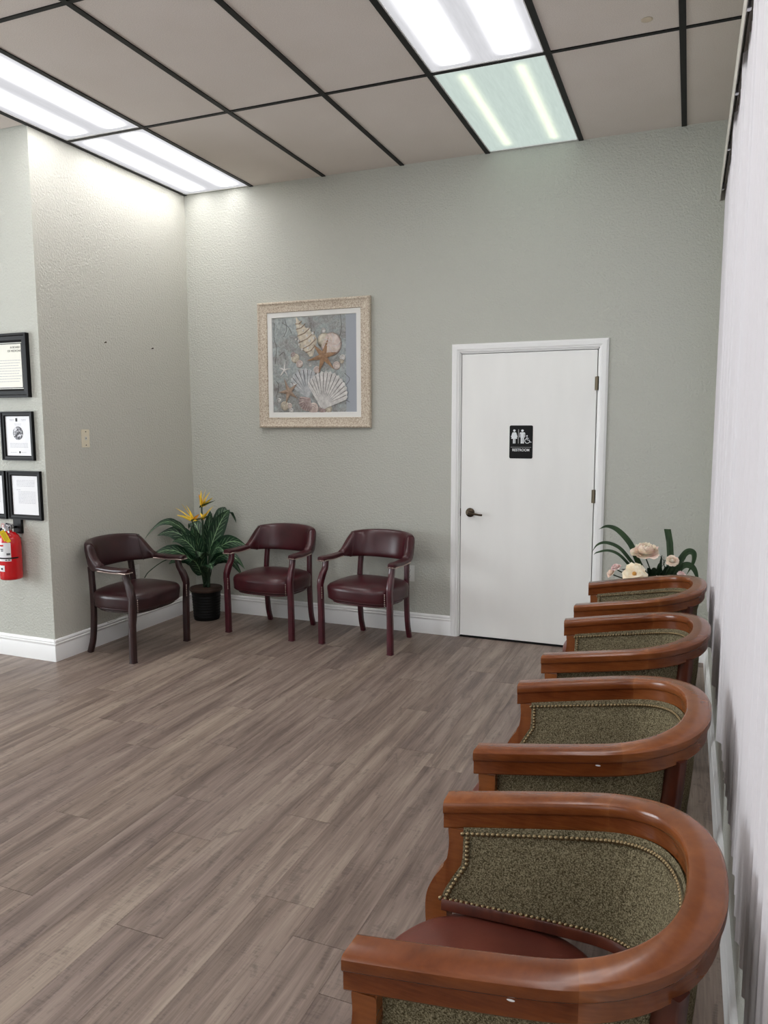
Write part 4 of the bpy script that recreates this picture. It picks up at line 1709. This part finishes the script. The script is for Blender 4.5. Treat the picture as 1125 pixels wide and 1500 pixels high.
bird_flower((.262, -.38, .80), (0, -.02, .25), [(-.13, -.02, .09), (-.09, 0, .12), (-.05, .0, .11), (-.11, -.03, .04), (.06, .0, .05), (.09, .02, .03), (-.02, 0, .07), (.05, -.02, .01)], (.09, .01, .02))
bird_flower((.285, -.29, .90), (.01, 0, .25), [(.0, 0, .12), (.04, 0, .13), (.075, .0, .11), (.02, -.02, .10), (-.02, 0, .09), (.09, .01, .07), (.05, -.02, .05)], (.13, .0, .055))
bird_flower((.30, -.30, .80), (.02, .01, .25), [(.07, 0, .08), (.05, 0, .06), (.09, 0, .10), (.03, -.01, .05), (.01, 0, .03), (-.02, 0, .05)], (.08, .02, .05))

# ---- silk flowers in a tall vase behind the last barrel chair
FX, FY = 3.655, -.62
sf = empty('silk_flowers', (FX, FY, 0))
tag(sf, 'silk arrangement of cream and pink flowers with strap leaves in the corner by the door', 'flowers')
bm = bmesh.new()
lathe(bm, [(0, 0), (.10, 0), (.105, .01), (.10, .05), (.085, .12), (.095, .30), (.115, .48), (.12, .52), (.115, .525), (.105, .50), (0, .48)], 36)
mesh_obj('vase', bm, M['wicker'], sf, smooth=True, auto=50)


def S2L(p): return Vector((p[0] - FX, p[1] - FY, p[2]))


def strap(pts, w_, m=M['strap']):
    P = catmull([S2L(p) for p in pts], 6)
    n = len(P) - 1
    bm = bmesh.new()
    prev = None
    for i, p in enumerate(P):
        d = (P[min(i + 1, n)] - P[max(i - 1, 0)]).normalized()
        s = d.cross(Vector((.25, -1, .15))).normalized()
        t_ = i / n
        ww = w_ * (1 if t_ < .55 else max(.06, 1 - ((t_ - .55) / .45) ** 1.6))
        nn = s.cross(d)
        row = [bm.verts.new(p + s * ww * k + nn * (-.15 * ww * (1 - abs(k)))) for k in (-1, 0, 1)]
        if prev:
            for k in range(2): bm.faces.new((prev[k], prev[k + 1], row[k + 1], row[k]))
        prev = row
    bmesh.ops.solidify(bm, geom=bm.faces[:], thickness=.0012)
    mesh_obj('strap_leaf', bm, m, sf, smooth=True)


YB = -.72
strap([(FX, FY, .50), (3.60, YB, .66), (3.545, YB, .76), (3.50, YB, .86), (3.43, YB, .935), (3.37, YB, .955), (3.325, YB, .935)], .016)
strap([(FX, FY, .50), (3.57, YB, .68), (3.50, YB, .77), (3.44, YB, .835), (3.37, YB, .86), (3.32, YB, .845), (3.29, YB, .800)], .010)
strap([(FX, FY, .50), (3.55, YB, .66), (3.50, YB, .735), (3.44, YB, .795), (3.38, YB, .815), (3.32, YB, .80), (3.30, YB, .785)], .008)
# square cut upright leaf
bm = bmesh.new()
P = [S2L(p) for p in ((FX, FY, .52), (3.712, YB, .72), (3.715, YB, .80), (3.708, YB, .88), (3.693, YB, .955))]
prev = None
for p, ww in zip(P, (.012, .017, .018, .018, .018)):
    row = [bm.verts.new(p + Vector((ww * k, -.004 * (1 - abs(k)), 0))) for k in (-1, 0, 1)]
    if prev:
        for k in range(2): bm.faces.new((prev[k], prev[k + 1], row[k + 1], row[k]))
    prev = row
bmesh.ops.solidify(bm, geom=bm.faces[:], thickness=.0012)
mesh_obj('strap_leaf', bm, M['strap'], sf, smooth=True)
strap([(FX, FY, .50), (3.74, YB, .72), (3.775, YB, .80), (3.805, YB, .835), (3.835, YB, .825), (3.832, YB, .77), (3.80, YB, .70)], .017)
strap([(FX, FY, .50), (3.73, YB, .66), (3.765, YB, .735), (3.80, YB, .76), (3.835, YB, .745), (3.855, YB, .70), (3.865, YB, .64)], .017)
strap([(FX, FY, .48), (3.78, YB, .56), (3.84, YB + .05, .60), (3.87, YB + .05, .55), (3.86, YB + .05, .48)], .008)
strap([(FX, FY, .48), (3.80, YB, .50), (3.86, YB + .05, .56), (3.885, YB + .1, .60)], .006)


def flower(pos, r, m, layers, openness, name='flower', center=None, tilt=(0, -.5, .8)):
    pos = S2L(pos)
    ax = Vector(tilt).normalized()
    x = ax.cross(Vector((0, 1, .3))).normalized(); y = ax.cross(x)
    bm = bmesh.new()
    for l in range(layers):
        f = l / max(1, layers - 1)              # 0 outer..1 inner
        rr = r * (1 - (.45 if openness < .5 else .5) * f)
        npet = 9 - int(3 * f)
        lift = .12 + 1.15 * f
        for k in range(npet):
            a = 2 * PI * (k + .5 * l) / npet + rnd.uniform(-.18, .18)
            dr = (x * math.cos(a) + y * math.sin(a)); sd = (-x * math.sin(a) + y * math.cos(a))
            pw_ = rr * (.46 - .12 * f) * rnd.uniform(.85, 1.15)
            rr_ = rr
            rr = rr * rnd.uniform(.86, 1.06)
            rows = []
            for i in range(5):
                t_ = i / 4
                el = lift * (1.3 - openness) * t_
                c = pos + dr * rr * (t_ * math.cos(el)) + ax * rr * (t_ * math.sin(el) + .12 * math.sin(PI * t_) - .10 * t_ ** 3 * openness + .1 * f)
                w_ = pw_ * math.sin(PI * (.12 + .74 * t_) ** 1.0) ** .8
                rows.append([bm.verts.new(c + sd * w_ * k2 + ax * abs(k2) * .14 * rr + ax * rnd.uniform(-.04, .06) * rr) for k2 in (-1, -.4, .4, 1)])
            rr = rr_
            for i in range(4):
                for j in range(3):
                    bm.faces.new((rows[i][j], rows[i][j + 1], rows[i + 1][j + 1], rows[i + 1][j]))
    fl = mesh_obj(name, bm, m, sf, smooth=True)
    if center:
        bm = bmesh.new()
        bmesh.ops.create_uvsphere(bm, u_segments=10, v_segments=6, radius=r * .16)
        for v in bm.verts: v.co += pos + ax * r * .22
        mesh_obj('flower_centre', bm, center, fl, smooth=True)
    bm = bmesh.new()
    tube(bm, catmull([S2L((FX, FY, .50)), (S2L((FX, FY, .5)) + pos) * .5 + Vector((0, 0, .03)), pos - ax * .01], 5), .0035, 6)
    mesh_obj('flower_stem', bm, M['stem'], fl, smooth=True)


flower((3.585, YB - .02, .800), .084, M['peony'], 8, 0., tilt=(0, -.3, .95))
flower((3.535, YB - .07, .700), .072, M['rose_cream'], 3, .9, center=mat('stamen', (206, 150, 70), .7), tilt=(-.25, -.9, .45))
flower((3.435, YB - .05, .722), .032, M['bud_pink'], 5, .0, tilt=(-.4, -.3, .9))
flower((3.41, YB - .05, .690), .030, M['peony'], 5, .0, tilt=(-.7, -.4, .6))
flower((3.725, YB - .05, .780), .038, M['peony'], 6, .0, tilt=(.1, -.7, .7))
flower((3.775, YB - .04, .705), .026, M['bud_pink'], 3, .3, tilt=(.3, -.6, .6))
flower((3.66, YB - .08, .672), .035, M['peony'], 3, .5, tilt=(.1, -.6, .7))
flower((3.80, YB + .05, .52), .03, M['peony'], 3, .4, tilt=(.6, -.5, .4))
for (tx, tz, w_, b) in ((3.50, .755, .022, 3.58), (3.46, .73, .018, 3.55), (3.55, .74, .024, 3.60), (3.60, .74, .026, 3.62), (3.63, .75, .024, 3.64), (3.66, .78, .020, 3.66), (3.68, .73, .026, 3.66), (3.70, .76, .026, 3.68), (3.75, .71, .024, 3.70), (3.72, .69, .028, 3.69), (3.57, .70, .028, 3.62), (3.64, .69, .03, 3.64), (3.67, .815, .014, 3.66), (3.48, .68, .02, 3.58)):
    leaf('silk_leaf', S2L((b, YB + .05, .62)), S2L((tx, YB - .03 + rnd.uniform(-.03, .05), tz)), w_, M['silk_leaf'], sf, .01, rnd.uniform(-.6, .8), .02, 8)
# wiry tendrils
bm = bmesh.new()
for k in range(7):
    x0 = 3.64 + .018 * k
    tube(bm, catmull([S2L((x0, YB, .62)), S2L((x0 + rnd.uniform(-.02, .03), YB, .70)), S2L((x0 + rnd.uniform(-.03, .05), YB, .76)), S2L((x0 + rnd.uniform(-.03, .05), YB, .80))], 4), .0014, 5)
tag(mesh_obj('tendrils', bm, M['stem'], sf), kind='stuff')
